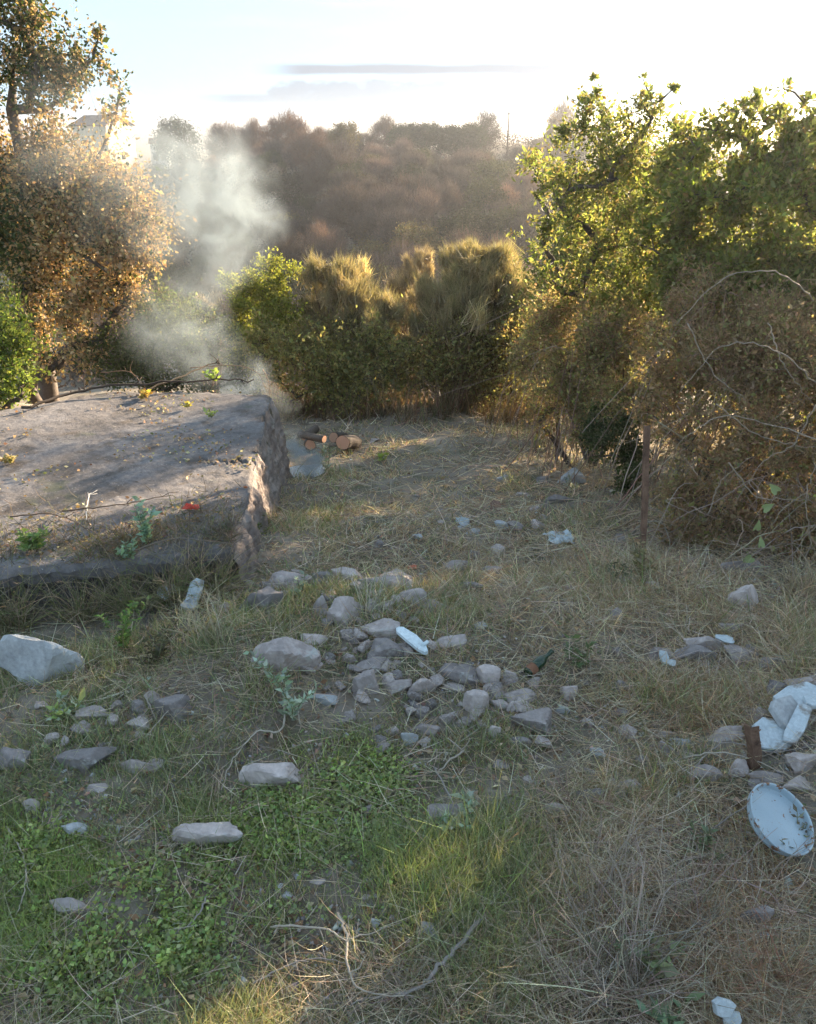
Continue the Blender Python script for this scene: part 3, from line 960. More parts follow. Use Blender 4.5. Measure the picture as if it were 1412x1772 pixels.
PROT = {k: [far_proto(k, 40 + 3 * i + j) for j in range(n)] for i, (k, n) in enumerate([('bare', 3), ('pink', 2), ('russet', 1), ('green', 2), ('olive', 2), ('pine', 1)])}
FLAB = {'bare': ('bare_tree', 'bare purplish brown tree in the dense woods of the far slope'), 'pink': ('autumn_tree', 'pinkish brown autumn tree in the dense woods of the far slope'),
        'russet': ('russet_tree', 'russet-leaved tree in the dense woods of the far slope'), 'green': ('evergreen_tree', 'dark evergreen tree in the dense woods of the far slope'),
        'olive': ('olive_green_tree', 'dull olive-green tree in the dense woods of the far slope'), 'pine': ('round_crowned_tree', 'dark round-crowned tree standing in the row along the ridge')}


def far_tree(kind, x, y, s, r, label=None, name=None, sz=1.0):
    tm, cm_ = PROT[kind][r.integers(len(PROT[kind]))]
    e = empty(name or FLAB[kind][0], (x, y, float(gz(x, y)) - .1))
    e.rotation_euler = (0, 0, r.uniform(0, 6.28))
    e.scale = (s, s, s * sz)
    tag(e, label or FLAB[kind][1], 'tree', 'trees of the far wooded slope' if kind != 'pine' else 'dark trees along the ridge')
    obj('trunk', tm, e)
    obj('crown', cm_, e)
    return e


fr = np.random.default_rng(77)
placed = []


def free(x, y, d):
    return all((x - a) ** 2 + (y - b) ** 2 > (d * .5 + c * .5) ** 2 for a, b, c in placed)


def by_px(px, pytop, y, kind, label, sz=1.0, kmin=.5):
    """a tree whose top shows at that pixel, at distance y"""
    best = None
    for y in np.arange(58, 166, 1.0):          # stand it where a tree of ordinary size has its top there
        p_ = at(px, pytop, y)
        s = (p_[2] - float(gz(p_[0], y))) / (5.9 * sz)
        if best is None or abs(s - 1.08) < best[0]:
            best = (abs(s - 1.08), p_, y, s)
    _, p_, y, s = best
    s = max(s, kmin)
    placed.append((p_[0], y, 3.2 * s))
    return far_tree(kind, p_[0], y, s, fr, label, sz=sz)


by_px(492, 190, 118, 'russet', 'tall russet-leaved tree rising above the ridge skyline')
by_px(535, 222, 112, 'russet', 'lower russet tree just right of the tall russet one')
by_px(436, 206, 128, 'pink', 'pale pinkish bare tree on the skyline beside the smoke')
by_px(300, 204, 165, 'green', 'lone dark tree on the skyline above the drifting smoke')
by_px(385, 208, 165, 'bare', 'thin bare tree on the skyline over the white farmhouse field')
by_px(600, 320, 74, 'pink', 'broad round pinkish grey tree in the middle of the far slope', .85)
by_px(575, 255, 92, 'pink', 'pinkish brown tree below the russet pair', .9)
by_px(480, 285, 80, 'olive', 'olive-green tree at the edge of the smoke plume', .9)
by_px(810, 358, 70, 'green', 'dull green round tree just above the large broom dome', .8)
by_px(722, 380, 60, 'olive', 'small olive tree with sunlit tips between the broom domes and woods', .9)
by_px(595, 204, 132, 'olive', 'olive-green tree on the ridge right of the russet pair')
by_px(665, 198, 134, 'pink', 'brownish domed tree on the ridge left of the dark row')
by_px(838, 192, 138, 'bare', 'leafless tree standing above the dark ridge row')
by_px(975, 178, 95, 'bare', 'leafless tree beside the top of the tall evergreen')
for x, od in zip((698, 722, 742, 772, 797, 818), ('first', 'second', 'third', 'fourth', 'fifth', 'sixth')):
    by_px(x, fr.uniform(203, 212), fr.uniform(128, 136), 'pine', f'{od} from the left in the row of dark round-crowned ridge trees', .95)
cand = []
for yy in np.arange(56, 160, 1.0):
    for _ in range(10):
        cand.append((fr.uniform(-.50, .50) * yy, yy + fr.uniform(0, 1)))
fr.shuffle(cand)
nfar = 0
for x, y in cand:
    if nfar >= 285:
        break
    px_, py_, _ = project(np.array([[x, y, gz(x, y) + 4]]))
    if px_[0] < 120 or px_[0] > 1010:
        continue
    s = fr.uniform(.62, .98) * (1.0 if y < 125 else .8) * (1 if px_[0] > 430 else .72)
    if not free(x, y, 2.7 * s):
        continue
    placed.append((x, y, 2.7 * s))
    if px_[0] < 560:
        pr = [.30, .24, .04, .26, .16]
    else:
        pr = [.56, .14, .03, .15, .12]
    kd = ['bare', 'pink', 'russet', 'green', 'olive'][fr.choice(5, p=pr)]
    row = 'at the foot of the far slope' if y < 72 else 'low on the far slope' if y < 90 else 'halfway up the far slope' if y < 112 else 'high on the far slope' if y < 134 else 'along the distant ridge'
    col_ = [w2 for lim, w2 in ((240, 'behind the oak'), (380, 'behind the smoke'), (500, 'above the yellow-green shrub'), (690, 'above the tan broom dome'), (790, 'above the broom gap'), (900, 'above the large broom dome'), (2000, 'beside the tall evergreen')) if px_[0] < lim][0]
    siz = 'small' if s < .62 else 'tall' if s > .84 else 'middling'
    adj = {'bare': 'bare purplish tree', 'pink': 'pinkish brown tree', 'russet': 'russet tree', 'green': 'dark evergreen tree', 'olive': 'olive-green tree'}[kd]
    far_tree(kd, x, y, s, fr, f'{siz} {adj} {row}, {col_}')
    nfar += 1
print('far trees', nfar)
# the brush between and under the far trees, one mass
n = 90000
uy = np.sqrt(fr.uniform(48 ** 2, 178 ** 2, n))
ux = fr.uniform(-.58, .58, n) * uy
clump = vnoise(np.stack([ux, uy, 0 * ux], 1), .10, 51, 3)
hz_ = np.clip(1.6 + 1.1 * clump, .4, 3.2) * fr.random(n) ** .7
Pu = np.stack([ux, uy, gz(ux, uy) + hz_], 1)
Cu = palette(n, [(.085, .065, .06), (.095, .07, .062), (.07, .06, .042), (.075, .058, .056)], fr, .22) * np.exp(.22 * vnoise(Pu, .06, 52, 2))[:, None]
Vu, Fu, Cu = leaves(Pu, .34, Cu, fr, .6, .45)
tag(obj('undergrowth', mesh_np('undergrowth', Vu, Fu, Cu, mat=M_far)), 'purplish brown brush filling the far slope between the trees', kind='stuff')

# ---- houses and pole on the ridge
M_plaster = surface_mat('cream_plaster', [(.3, (.62, .52, .38)), (.7, (.72, .62, .47))], scale=1.5, bump=.2, bscale=10, rough=.9)
M_tile = surface_mat('clay_roof', [(.3, (.20, .12, .09)), (.7, (.30, .19, .14))], scale=3, bump=.4, bscale=8, rough=.9)
M_white = surface_mat('white_plaster', [(.3, (.70, .70, .68)), (.7, (.78, .78, .76))], scale=1.5, bump=.1, bscale=10, rough=.9)
M_glass, t, out = material('dark_pane')
p = t.node('ShaderNodeBsdfPrincipled')
p.inputs['Base Color'].default_value = (.03, .035, .04, 1)
p.inputs['Roughness'].default_value = .15
t.l.new(p.outputs[0], out.inputs[0])
BOXF = np.array([(0, 1, 3, 2), (4, 6, 7, 5), (0, 4, 5, 1), (2, 3, 7, 6), (0, 2, 6, 4), (1, 5, 7, 3)])


def box(x0, x1, y0, y1, z0, z1):
    return np.array([(x, y, z) for x in (x0, x1) for y in (y0, y1) for z in (z0, z1)], float), BOXF


def house(px, pyt, Y, wid, dep, label, wallm, rot=0.0, rise=1.6):
    p_ = at(px, pyt, Y)
    g = float(gz(p_[0], Y)) - .3
    H = p_[2] - g
    e = tag(empty('house', (p_[0], Y, g)), label, 'house')
    e.rotation_euler = (0, 0, rot)
    hw, hd, he = wid / 2, dep / 2, H - rise
    Vh = np.array([(-hw, -hd, 0), (hw, -hd, 0), (hw, hd, 0), (-hw, hd, 0), (-hw, -hd, he), (hw, -hd, he), (hw, hd, he), (-hw, hd, he), (-hw, 0, H - .08), (hw, 0, H - .08)])
    me = bpy.data.meshes.new('wall')
    me.from_pydata(Vh.tolist(), [], [(0, 1, 5, 4), (1, 2, 6, 9, 5), (2, 3, 7, 6), (3, 0, 4, 8, 7)])
    me.materials.append(wallm)
    obj('wall', me, e)
    o_ = .25
    sl = rise / hd
    Vr = []
    for yy, zz in ((-hd - o_, he - o_ * sl), (0, H), (hd + o_, he - o_ * sl)):
        for xx in (-hw - o_, hw + o_):
            Vr += [(xx, yy, zz), (xx, yy, zz + .16)]
    me = bpy.data.meshes.new('roof')
    me.from_pydata(Vr, [], [(1, 3, 7, 5), (5, 7, 11, 9), (0, 4, 6, 2), (4, 8, 10, 6), (0, 1, 5, 4), (4, 5, 9, 8), (2, 6, 7, 3), (6, 10, 11, 7), (0, 2, 3, 1), (8, 9, 11, 10)])
    me.materials.append(M_tile)
    rf = obj('roof', me, e)
    obj('chimney', mesh_np('chimney', *box(-hw * .3, -hw * .3 + .6, .3, .9, H - .6, H + .7), mat=wallm), rf)
    for xx in (-hw * .5, hw * .4):
        obj('window', mesh_np('window', *box(xx - .45, xx + .45, -hd - .03, -hd + .05, he * .45, he * .45 + 1.2), mat=M_glass), e)
    obj('window', mesh_np('window', *box(hw - .05, hw + .03, -.4, .4, he * .5, he * .5 + 1.1), mat=M_glass), e)
    return e


house(176, 201, 146, 6.4, 6.5, 'house with a sunlit cream gable behind the golden-brown oak', M_plaster, R_(-22), 1.3)
house(275, 240, 172, 3.2, 3.0, 'small low white farmhouse on the distant ridge', M_white, R_(10), .7)
pb = at(880, 212, 150)
gp = float(gz(pb[0], 150))
hp = at(880, 192, 150)[2]
e = tag(empty('utility_pole', (pb[0], 150, gp)), 'thin utility pole on the ridge skyline', 'pole')
obj('pole', mesh_np('pole', *tube([(0, 0, -.5), (0, 0, (hp - gp) * .5), (0, 0, hp - gp)], [.16, .13, .10], 8), mat=M_bark, smooth=True), e)
obj('crossarm', mesh_np('crossarm', *box(-.7, .7, -.13, -.06, hp - gp - .5, hp - gp - .36), mat=M_bark), e)
# ------------------------------------------------------------------ stones
def stone_mesh(dims, seed, facets=9, rough=.05, name='stone', mat=None, sub=3):
    """angular stone: a convex body cut by random planes, then weathered"""
    r = np.random.default_rng(seed)
    import bmesh
    bm = bmesh.new()
    bmesh.ops.create_icosphere(bm, subdivisions=sub + 1 if max(dims) > .12 else sub, radius=1.0)
    V = np.array([q.co[:] for q in bm.verts])
    F = np.array([[q.index for q in f.verts] for f in bm.faces])
    bm.free()
    n = rvec(facets, r)
    n = np.concatenate([n, [[0, 0, 1], [0, 0, -1]]])
    n[-2] = unit(n[-2] + r.normal(size=3) * .25)
    h = r.uniform(.38, .78, len(n))
    dd = V @ n.T
    rad = np.where(dd > .08, h[None] / np.maximum(dd, .08), 9).min(1)
    rad = np.minimum(rad, 1.12)
    V = V * rad[:, None]
    V = V * (1 + rough * vnoise(V, .9, seed, 3) + rough * .4 * vnoise(V, 3.5, seed + 1, 2))[:, None]
    V = (V - V.min(0)) / (V.max(0) - V.min(0)) - .5
    V = V * np.asarray(dims)
    me = mesh_np(name, V, F, smooth=True, mat=mat or M_rock)
    me.set_sharp_from_angle(angle=R_(20))
    return me


def put_stone(px, py, wpx, hpx, label, seed, mat=None, name='stone', tilt=0, cat='stone', group='loose stones in the clearing', facets=9, flat=None):
    """stone whose visible outline is wpx by hpx in the photo, its foot at (px, py)"""
    g = G(px, py)
    d = (g - CAM) @ FW
    k = d / FPX
    th = math.atan2(CAM[2] - g[2], g[1])
    W = wpx * k
    vis = hpx * k
    D = W * .62
    H = (vis - D * math.sin(th)) / math.cos(th)
    if H < .35 * W:
        H = max(.30 * W, .02)
        D = max((vis - H * math.cos(th)) / math.sin(th), .35 * W)
    H = min(H * 1.22, 1.05 * W)
    W, D = W * 1.06, D * 1.06
    c = np.array([g[0], g[1] + D * .5, 0])
    c[2] = float(gz(c[0], c[1])) + H * .30
    o = obj(name, stone_mesh((W * 1.05, D, H * 1.3), seed, facets, mat=mat), loc=c)
    r = np.random.default_rng(seed)
    o.rotation_euler = (r.uniform(-.12, .12), R_(tilt) + r.uniform(-.08, .08), r.uniform(-.25, .25))
    STONES.append((c[0], c[1], W * .55, D * .55))
    return tag(o, label, cat, group)


STONES = []
ST = [  # px, foot py, width, height, label
    (65, 1188, 125, 112, 'large pale rough boulder standing in the grass at the photo edge', 'pale'),
    (140, 1338, 92, 52, 'grey angular stone with a flat sloping top on the left'),
    (15, 1340, 58, 48, 'grey stone cut off by the left photo edge'),
    (158, 1248, 54, 26, 'low dark stone in bare soil below the pale boulder'),
    (235, 1268, 40, 26, 'small grey stone beside the low dark stone'),
    (238, 1342, 72, 30, 'flat lichened stone half sunk in tall grass'),
    (166, 1376, 40, 24, 'small rounded grey stone below the angular flat-topped stone'),
    (50, 1408, 28, 26, 'small pale stone near the left edge'),
    (295, 1250, 62, 48, 'dark weathered stone behind thin curled twigs'),
    (125, 1455, 42, 32, 'bright whitish stone in the green weeds', 'pale'),
    (358, 1474, 118, 62, 'bluish grey wedge-shaped stone set in bright green weeds'),
    (470, 1368, 118, 44, 'long flat grey stone in the grass above the wedge-shaped one'),
    (115, 1588, 80, 34, 'brownish stone almost buried in green weeds near the corner'),
    (490, 1170, 112, 78, 'big mauve-grey boulder behind the silvery weed'),
    (540, 1120, 46, 28, 'flat stone leaning on the back of the mauve-grey boulder'),
    (598, 1084, 62, 54, 'pointed smooth grey stone in front of the rubble heap'),
    (555, 1068, 34, 36, 'brown stone left of the pointed smooth one'),
    (620, 1028, 42, 26, 'light grey block on the rubble heap'),
    (665, 1030, 90, 50, 'broad pitted rock on top of the rubble heap'),
    (600, 1002, 50, 26, 'low rock at the back of the rubble heap'),
    (715, 1050, 44, 36, 'dark-footed rock at the end of the rubble heap'),
    (762, 1060, 46, 28, 'bluish rounded rock past the end of the rubble heap'),
    (690, 1006, 46, 28, 'rough stone at the rear right of the rubble heap'),
    (450, 1062, 66, 52, 'earthy lump of rock at the left end of the low outcrop'),
    (500, 1020, 70, 40, 'low outcrop rock under the silvery sprig'),
    (560, 1008, 40, 26, 'small rock at the right end of the low outcrop'),
    (660, 1108, 66, 40, 'pale stone with dry grass across it below the rubble heap'),
    (670, 1148, 72, 50, 'long slanting stone beside the white plank'),
    (640, 1168, 60, 34, 'rough ridge of rock left of the slanting stone'),
    (632, 1204, 44, 44, 'narrow brownish stone below the ridge of rock'),
    (688, 1204, 46, 32, 'light oval stone with a clean upper face'),
    (732, 1208, 44, 38, 'brown rounded stone right of the light oval one'),
    (560, 1222, 44, 20, 'small flat whitish stone below the silvery weed', 'pale'),
    (776, 1124, 56, 28, 'flat-topped stone to the right of the white plank'),
    (795, 1186, 66, 42, 'large round-backed stone leading the middle cluster'),
    (784, 1202, 40, 24, 'block leaning against the round-backed stone'),
    (845, 1188, 40, 40, 'upright pointed stone in the middle cluster'),
    (824, 1238, 42, 46, 'triangular stone at the front of the middle cluster'),
    (862, 1212, 34, 26, 'small square stone wedged inside the middle cluster'),
    (868, 1230, 32, 22, 'light small stone between triangular and blocky ones'),
    (898, 1226, 58, 38, 'blocky grey stone at the right of the middle cluster'),
    (920, 1272, 68, 46, 'large pitted stone in front of the middle cluster'),
    (902, 1292, 40, 18, 'small flat stone under the large pitted one'),
    (855, 1278, 22, 26, 'small knobbly stone left of the large pitted one'),
    (735, 1276, 50, 22, 'low stone beside the bright white pointed stone'),
    (708, 1294, 28, 36, 'bright white pointed stone in the grass', 'pale'),
    (1036, 1312, 26, 20, 'small white triangular stone in the middle grass', 'pale'),
    (985, 1210, 26, 24, 'small pinkish stone right of the middle cluster'),
    (975, 1236, 24, 16, 'crumbled whitish stone right of the blocky grey stone', 'pale'),
    (868, 1332, 26, 16, 'little grey stone near the curved stick'),
    (1222, 1134, 66, 46, 'tall triangular boulder in the dry grass on the right'),
    (1200, 1152, 90, 24, 'broad flat base stone under the triangular boulder'),
    (1145, 1148, 40, 30, 'reddish stone left of the triangular boulder'),
    (1288, 1152, 54, 38, 'round lichened stone right of the triangular boulder'),
    (1342, 1162, 46, 34, 'rough squarish stone beyond the round lichened one'),
    (1268, 1100, 40, 26, 'small lumpy stone behind the triangular boulder'),
    (1352, 1212, 42, 36, 'blocky stone leaning above the white slabs'),
    (1400, 1200, 60, 40, 'brown stone at the right edge above the white slabs'),
    (1402, 1232, 34, 34, 'smooth grey stone behind the white slabs'),
    (1232, 1352, 56, 34, 'squared grey stone left of the rusty stump'),
    (1255, 1288, 62, 34, 'flat grey stone behind the squared one'),
    (1180, 1292, 34, 22, 'small white-topped stone in a green tuft', 'pale'),
    (1154, 1280, 30, 16, 'grey stone beside the white-topped one'),
    (1075, 1244, 30, 20, 'whitish chip of stone in the yellowish grass'),
    (1080, 1200, 28, 24, 'dull stone sunk in the yellow-green tuft'),
    (1340, 1300, 52, 26, 'brown stone under the white slabs'),
    (1392, 1340, 50, 40, 'pale sharp stone right of the rusty stump'),
    (1330, 1362, 60, 26, 'stone tucked above the round lid'),
    (1385, 1372, 46, 30, 'brown stone above the rim of the lid'),
    (1282, 1344, 30, 30, 'upright stone touching the rusty stump'),
    (1310, 1610, 52, 50, 'brown rounded stone in dry weeds at the lower right'),
    (1318, 1632, 30, 24, 'pale broken stone under the brown rounded one', 'pale'),
    (1020, 1388, 52, 22, 'flat purplish stone beside dry reddish twigs'),
    (965, 1410, 50, 18, 'thin earthy slab of stone in dry stems'),
    (1095, 1372, 46, 26, 'crumbling grey stone in the middle right grass'),
    (780, 1425, 78, 40, 'earthy stone with silvery leaves growing over it'),
    (592, 1384, 24, 16, 'little grey stone in the green clover'),
    (585, 1428, 22, 16, 'cream stone chip in the trodden grass', 'pale'),
    (632, 1454, 12, 10, 'tiny white stone chip right of the cream one', 'pale'),
    (516, 1524, 15, 13, 'white corner-shaped chip below the bright weeds', 'pale'),
    (548, 1534, 28, 10, 'thin grey flake of stone beside the white chip'),
    (650, 1606, 20, 16, 'white fragment beside a dead twig near the bottom', 'pale'),
    (655, 948, 18, 14, 'small pinkish stone on the path past the rubble heap'),
    (722, 934, 18, 12, 'small cream stone lying on the path', 'pale'),
    (800, 914, 30, 14, 'pale rubble lump on the path', 'pale'),
    (875, 916, 36, 16, 'longish pale stone lying across the path', 'pale'),
    (820, 924, 26, 10, 'thin pale stone flake before the pale rubble lump', 'pale'),
    (872, 832, 24, 10, 'white sliver of stone far along the path', 'pale'),
    (908, 862, 26, 14, 'bluish stone on the far path'),
    (940, 838, 20, 16, 'grey stone at the foot of the far brambles'),
    (990, 838, 46, 28, 'pale rock pile by the foot of the bramble thicket', 'pale'),
    (966, 872, 44, 18, 'low grey stone left of the tall rusty post'),
    (815, 1022, 42, 20, 'dark stone lying in the path grass'),
    (790, 988, 46, 20, 'earthy flat stone in the middle path'),
    (850, 992, 36, 16, 'pale-edged stone in the path grass'),
    (806, 1058, 20, 16, 'cream pebble-like stone beside the bluish rock'),
    (988, 1026, 20, 16, 'lone light stone in the dry grass'),
    (1088, 1012, 40, 24, 'pale stone in the grass below the tall rusty post'),
    (1130, 1020, 26, 16, 'small stone right of the pale one below the post'),
    (1285, 992, 70, 22, 'flat stone at the foot of the bramble bank'),
    (1290, 1060, 50, 50, 'brown rock half hidden by grass below the bramble bank'),
    (1065, 1075, 26, 26, 'reddish half-buried rock in the middle of the dry grass'),
    (830, 1090, 26, 16, 'pale flat stone in straw right of the white plank', 'pale'),
    (245, 1046, 44, 18, 'earthy stone under the white slab pieces'),
    (650, 765, 20, 10, 'stone beyond the log pile on the sunlit strip'),
]
RUB = [(660, 1040, 120, 40, 46), (640, 1140, 110, 50, 36), (850, 1220, 100, 40, 30), (500, 1030, 90, 35, 18), (1350, 1260, 80, 60, 30), (1240, 1130, 110, 30, 14), (860, 920, 130, 40, 16), (200, 1260, 130, 60, 16), (700, 1240, 200, 60, 18), (1000, 1300, 250, 80, 16), (620, 1470, 160, 80, 14)]
RUBL = ['small stone in the rubble heap by the white plank', 'small stone scattered below the rubble heap', 'small stone scattered round the middle cluster', 'small stone on the low outcrop', 'small stone among the white slabs', 'small stone near the triangular boulder', 'small stone scattered on the far path',
        'small stone below the large pale boulder', 'small stone in the central grass', 'small stone in dry grass between the stone cluster and the lid', 'small stone in the trodden foreground grass']
PROTO_S = [stone_mesh((1, .85, .75), 1500 + q, 8 + q % 4, .06, 'small_stone', sub=2) for q in range(9)]
rr_ = np.random.default_rng(8)
for (cx, cy2, sx, sy, nn), lb in zip(RUB, RUBL):
    for _ in range(nn):
        g = G(cx + rr_.normal() * sx * .6, cy2 + rr_.normal() * sy * .6)
        k = ((g - CAM) @ FW) / FPX
        s_ = k * rr_.uniform(10, 36)
        o = obj('small_stone', PROTO_S[rr_.integers(9)], loc=g + np.array([0, 0, s_ * .18]))
        o.scale = (s_, s_ * rr_.uniform(.8, 1.1), s_ * rr_.uniform(.7, 1.0))
        o.rotation_euler = (rr_.uniform(-.3, .3), rr_.uniform(-.3, .3), rr_.uniform(0, 6.28))
        tag(o, lb, 'stone', 'small stones: ' + lb)
for q, s in enumerate(ST):
    put_stone(*s[:5], seed=500 + q, mat=M_palerock if len(s) > 5 else M_rock, name='boulder' if s[2] > 80 else 'stone', facets=8 + q % 6)


def slab_piece(px, py, wpx, lpx, ang, label, seed, thick=.03, lift=.03, tilt=(0, 0), mat=None, name='marble_slab', cat='slab', g0=None):
    """broken flat slab: irregular polygon with real thickness"""
    r = np.random.default_rng(seed)
    g = G(px, py) if g0 is None else g0
    k = ((g - CAM) @ FW) / FPX
    n = 7
    a = np.sort(np.linspace(0, 2 * math.pi, n, endpoint=False) + r.uniform(-.3, .3, n))
    rx, ry = wpx * k / 2, lpx * k / 2
    q = np.stack([np.sign(np.cos(a)) * abs(np.cos(a)) ** .6 * rx, np.sign(np.sin(a)) * abs(np.sin(a)) ** .6 * ry], 1) * r.uniform(.85, 1.1, (n, 1))
    V = []
    for z, s in ((0, .94), (.15 * thick, 1), (.85 * thick, 1), (thick, .95)):
        V += [(x * s, y * s, z + r.uniform(-.1, .1) * thick * .4) for x, y in q]
    F = [tuple(range(n))[::-1], tuple(range(3 * n, 4 * n))]
    for L in range(3):
        F += [(L * n + i, L * n + (i + 1) % n, (L + 1) * n + (i + 1) % n, (L + 1) * n + i) for i in range(n)]
    me = bpy.data.meshes.new(name)
    me.from_pydata(V, [], F)
    me.materials.append(mat or M_marble)
    o = obj(name, me, loc=g + np.array([0, 0, lift]))
    o.rotation_euler = (R_(tilt[0]), R_(tilt[1]), R_(ang))
    return tag(o, label, cat, 'broken white slabs', 'thing')


slab_piece(1378, 1248, 90, 60, 10, 'largest white slab lying on top of the broken pile', 901, .035, .14, (12, -8))
slab_piece(1355, 1270, 76, 66, 30, 'grey-faced slab tilted in the middle of the white pile', 902, .04, .11, (35, 10), M_palerock)
slab_piece(1328, 1290, 66, 60, -8, 'white slab next to the rusty stump', 903, .045, .06, (28, 6))
slab_piece(1375, 1282, 30, 86, -38, 'narrow white slab leaning across the pile', 904, .04, .10, (30, 4))
slab_piece(1402, 1256, 40, 26, 0, 'small white slab end at the photo edge', 905, .03, .14, (5, 0))
slab_piece(215, 1030, 30, 42, -30, 'white slab piece lying before the cistern front', 906, .03, .05, (45, 0))
slab_piece(226, 1006, 22, 40, 8, 'upright bluish white slab piece against the cistern front', 907, .03, .09, (75, 0))
slab_piece(292, 1038, 34, 32, 20, 'flat white slab piece right of the cistern pair', 908, .03, .05, (30, 0))
slab_piece(340, 1046, 24, 66, -18, 'long white slab piece leaning in dry grass near the cistern', 909, .03, .07, (48, 0))
slab_piece(330, 1054, 32, 20, -18, 'greyish slab chip under the long leaning piece', 910, .03, .02, (20, 0), M_palerock)
slab_piece(1146, 1150, 18, 26, 20, 'small white chip left of the triangular boulder', 911, .02, .05, (50, 0))
slab_piece(1160, 1156, 16, 14, 0, 'tiny white chip in grass near the triangular boulder', 912, .02, .03, (30, 0))
slab_piece(1248, 1134, 34, 14, -12, 'white sliver resting against the triangular boulder', 913, .02, .12, (40, 10))
slab_piece(1240, 1772, 40, 30, 10, 'bluish white shard cut off by the bottom edge', 914, .03, .10, (60, 10))
slab_piece(1262, 1778, 34, 24, -10, 'second white shard at the bottom edge', 915, .03, .06, (50, -12))

# crumpled pale plastic on the path
for (x, y, wpx, lb, sd) in ((968, 938, 44, 'crumpled pale plastic sheet on the path left of the tall post', 1), (800, 908, 22, 'scrap of crumpled pale plastic on the far path', 2)):
    r = np.random.default_rng(sd + 60)
    g = G(x, y)
    k = ((g - CAM) @ FW) / FPX
    n = 18
    a, b = np.meshgrid(np.linspace(-1, 1, n), np.linspace(-1, 1, n))
    Pq = np.stack([a.ravel(), b.ravel(), 0 * a.ravel()], 1)
    Vq = Pq * np.array([wpx * k * .5, wpx * k * .45, 0])
    Vq[:, 2] = .03 + .028 * abs(vnoise(Pq, .9, sd, 3))
    Vq[:, :2] += np.stack([vnoise(Pq, .8, sd + 5), vnoise(Pq, .8, sd + 6)], 1) * wpx * k * .07
    ii = (np.arange(n - 1)[:, None] * n + np.arange(n - 1)[None]).ravel()
    o = obj('plastic_scrap', mesh_np('plastic_scrap', Vq, np.stack([ii, ii + 1, ii + n + 1, ii + n], 1), mat=M_marble), loc=g)
    md = o.modifiers.new('thick', 'SOLIDIFY')
    md.thickness = .002
    tag(o, lb, 'plastic', 'plastic scraps on the path')

# ------------------------------------------------------------------ the white plank by the rubble
def hull_box(name, pts_px, thick, lift, mat, label, cat):
    pass


g0, g1 = G(688, 1112) + np.array([0, 0, .10]), G(738, 1142) + np.array([0, 0, .05])
ax = unit(g1 - g0)
sd_ = unit(np.cross(ax, [0, 0, 1]))
L = np.linalg.norm(g1 - g0)
V, F = [], []
for f, hw in ((0, .012), (.08, .03), (.5, .040), (.85, .032), (1, .012)):
    for sx, sz in ((-1, -1), (1, -1), (1, 1), (-1, 1)):
        V.append(ax * L * f + sd_ * hw * sx + np.array([0, 0, .010 * sz + .012 * math.sin(f * 3.1)]))
for q in range(4):
    for j in range(4):
        F.append((q * 4 + j, q * 4 + (j + 1) % 4, q * 4 + 4 + (j + 1) % 4, q * 4 + 4 + j))
F += [(3, 2, 1, 0), (16, 17, 18, 19)]
M_paint = surface_mat('white_paint', [(.3, (.52, .60, .62)), (.7, (.66, .72, .73))], scale=6, bump=.1, bscale=50, rough=.45, spots=[((.35, .27, .2), 22, .70, .76)])
e = tag(empty('white_plank', g0), 'bright white pointed plank lying across the stones', 'plank')
me = bpy.data.meshes.new('board')
me.from_pydata([tuple(q) for q in V], [], F)
me.materials.append(M_paint)
obj('board', me, e)
q0 = ax * L * .80 + np.array([0, 0, .005])
qd = unit(np.array([.75, .55, .35]))
obj('peg', mesh_np('peg', *tube([q0, q0 + qd * .035, q0 + qd * .058], [.013, .013, .012], 7), mat=M_paint), e)

# ------------------------------------------------------------------ round enamel lid
gl = G(1352, 1476)
dl = ((gl - CAM) @ FW)
cpt = CAM + ray(1345, 1421) * (dl * .985)
tov = unit(CAM - cpt)
ur = unit(.85 * RT + .53 * UP)
ur = unit(ur - tov * (ur @ tov))
nrm = unit(math.cos(R_(50)) * tov + math.sin(R_(50)) * ur)
RL = 63 * dl / FPX
prof = [(0, 0), (.5, .0), (.86, .0), (.905, .006), (.93, .02), (.945, .075), (.95, .135), (.965, .15), (1.0, .152), (1.012, .14), (1.0, .125), (.985, .10), (.975, .02), (.95, -.022), (.86, -.03), (.5, -.03), (0, -.03)]
NS = 56
aa = np.arange(NS) * 2 * math.pi / NS
V = np.concatenate([np.stack([np.cos(aa) * q * RL, np.sin(aa) * q * RL, np.full(NS, h * RL * 1.5)], 1) for q, h in prof])
V[:, 2] += .01 * RL * vnoise(V / RL, .5, 4) * np.clip(np.linalg.norm(V[:, :2], axis=1) / RL, 0, 1)
V[:, :2] *= (1 + .012 * np.sin(np.arctan2(V[:, 1], V[:, 0]) * 2 + 1))[:, None]


def ringF(a, b):
    j = np.arange(NS)
    return np.stack([a * NS + j, a * NS + (j + 1) % NS, b * NS + (j + 1) % NS, b * NS + j], 1)


M_enamel, t, out = material('chipped_enamel')
tcn = t.node('ShaderNodeTexCoord')
v = tcn.outputs['Object']
c = t.ramp(t.noise(v, 5, 3, .5), [(.3, (.30, .38, .43)), (.7, (.38, .46, .50))])
rad_ = t.vmath('LENGTH', v)
rim = t.smooth(rad_, RL * .80, RL * .97)
rust = t.smooth(t.math('ADD', t.noise(v, 26, 5, .7), t.math('MULTIPLY', rim, .08)), .60, .67)
c = t.mix(rust, c, t.ramp(t.noise(v, 60, 3, .6), [(.3, (.10, .04, .02)), (.7, (.30, .14, .06))]))
p = t.node('ShaderNodeBsdfPrincipled')
p.inputs['Roughness'].default_value = .32
t.l.new(c, p.inputs['Base Color'])
t.l.new(p.outputs[0], out.inputs[0])
import mathutils
e = tag(empty('enamel_lid', cpt), 'round pale blue enamel lid with chipped raised rim leaning in the weeds', 'lid')
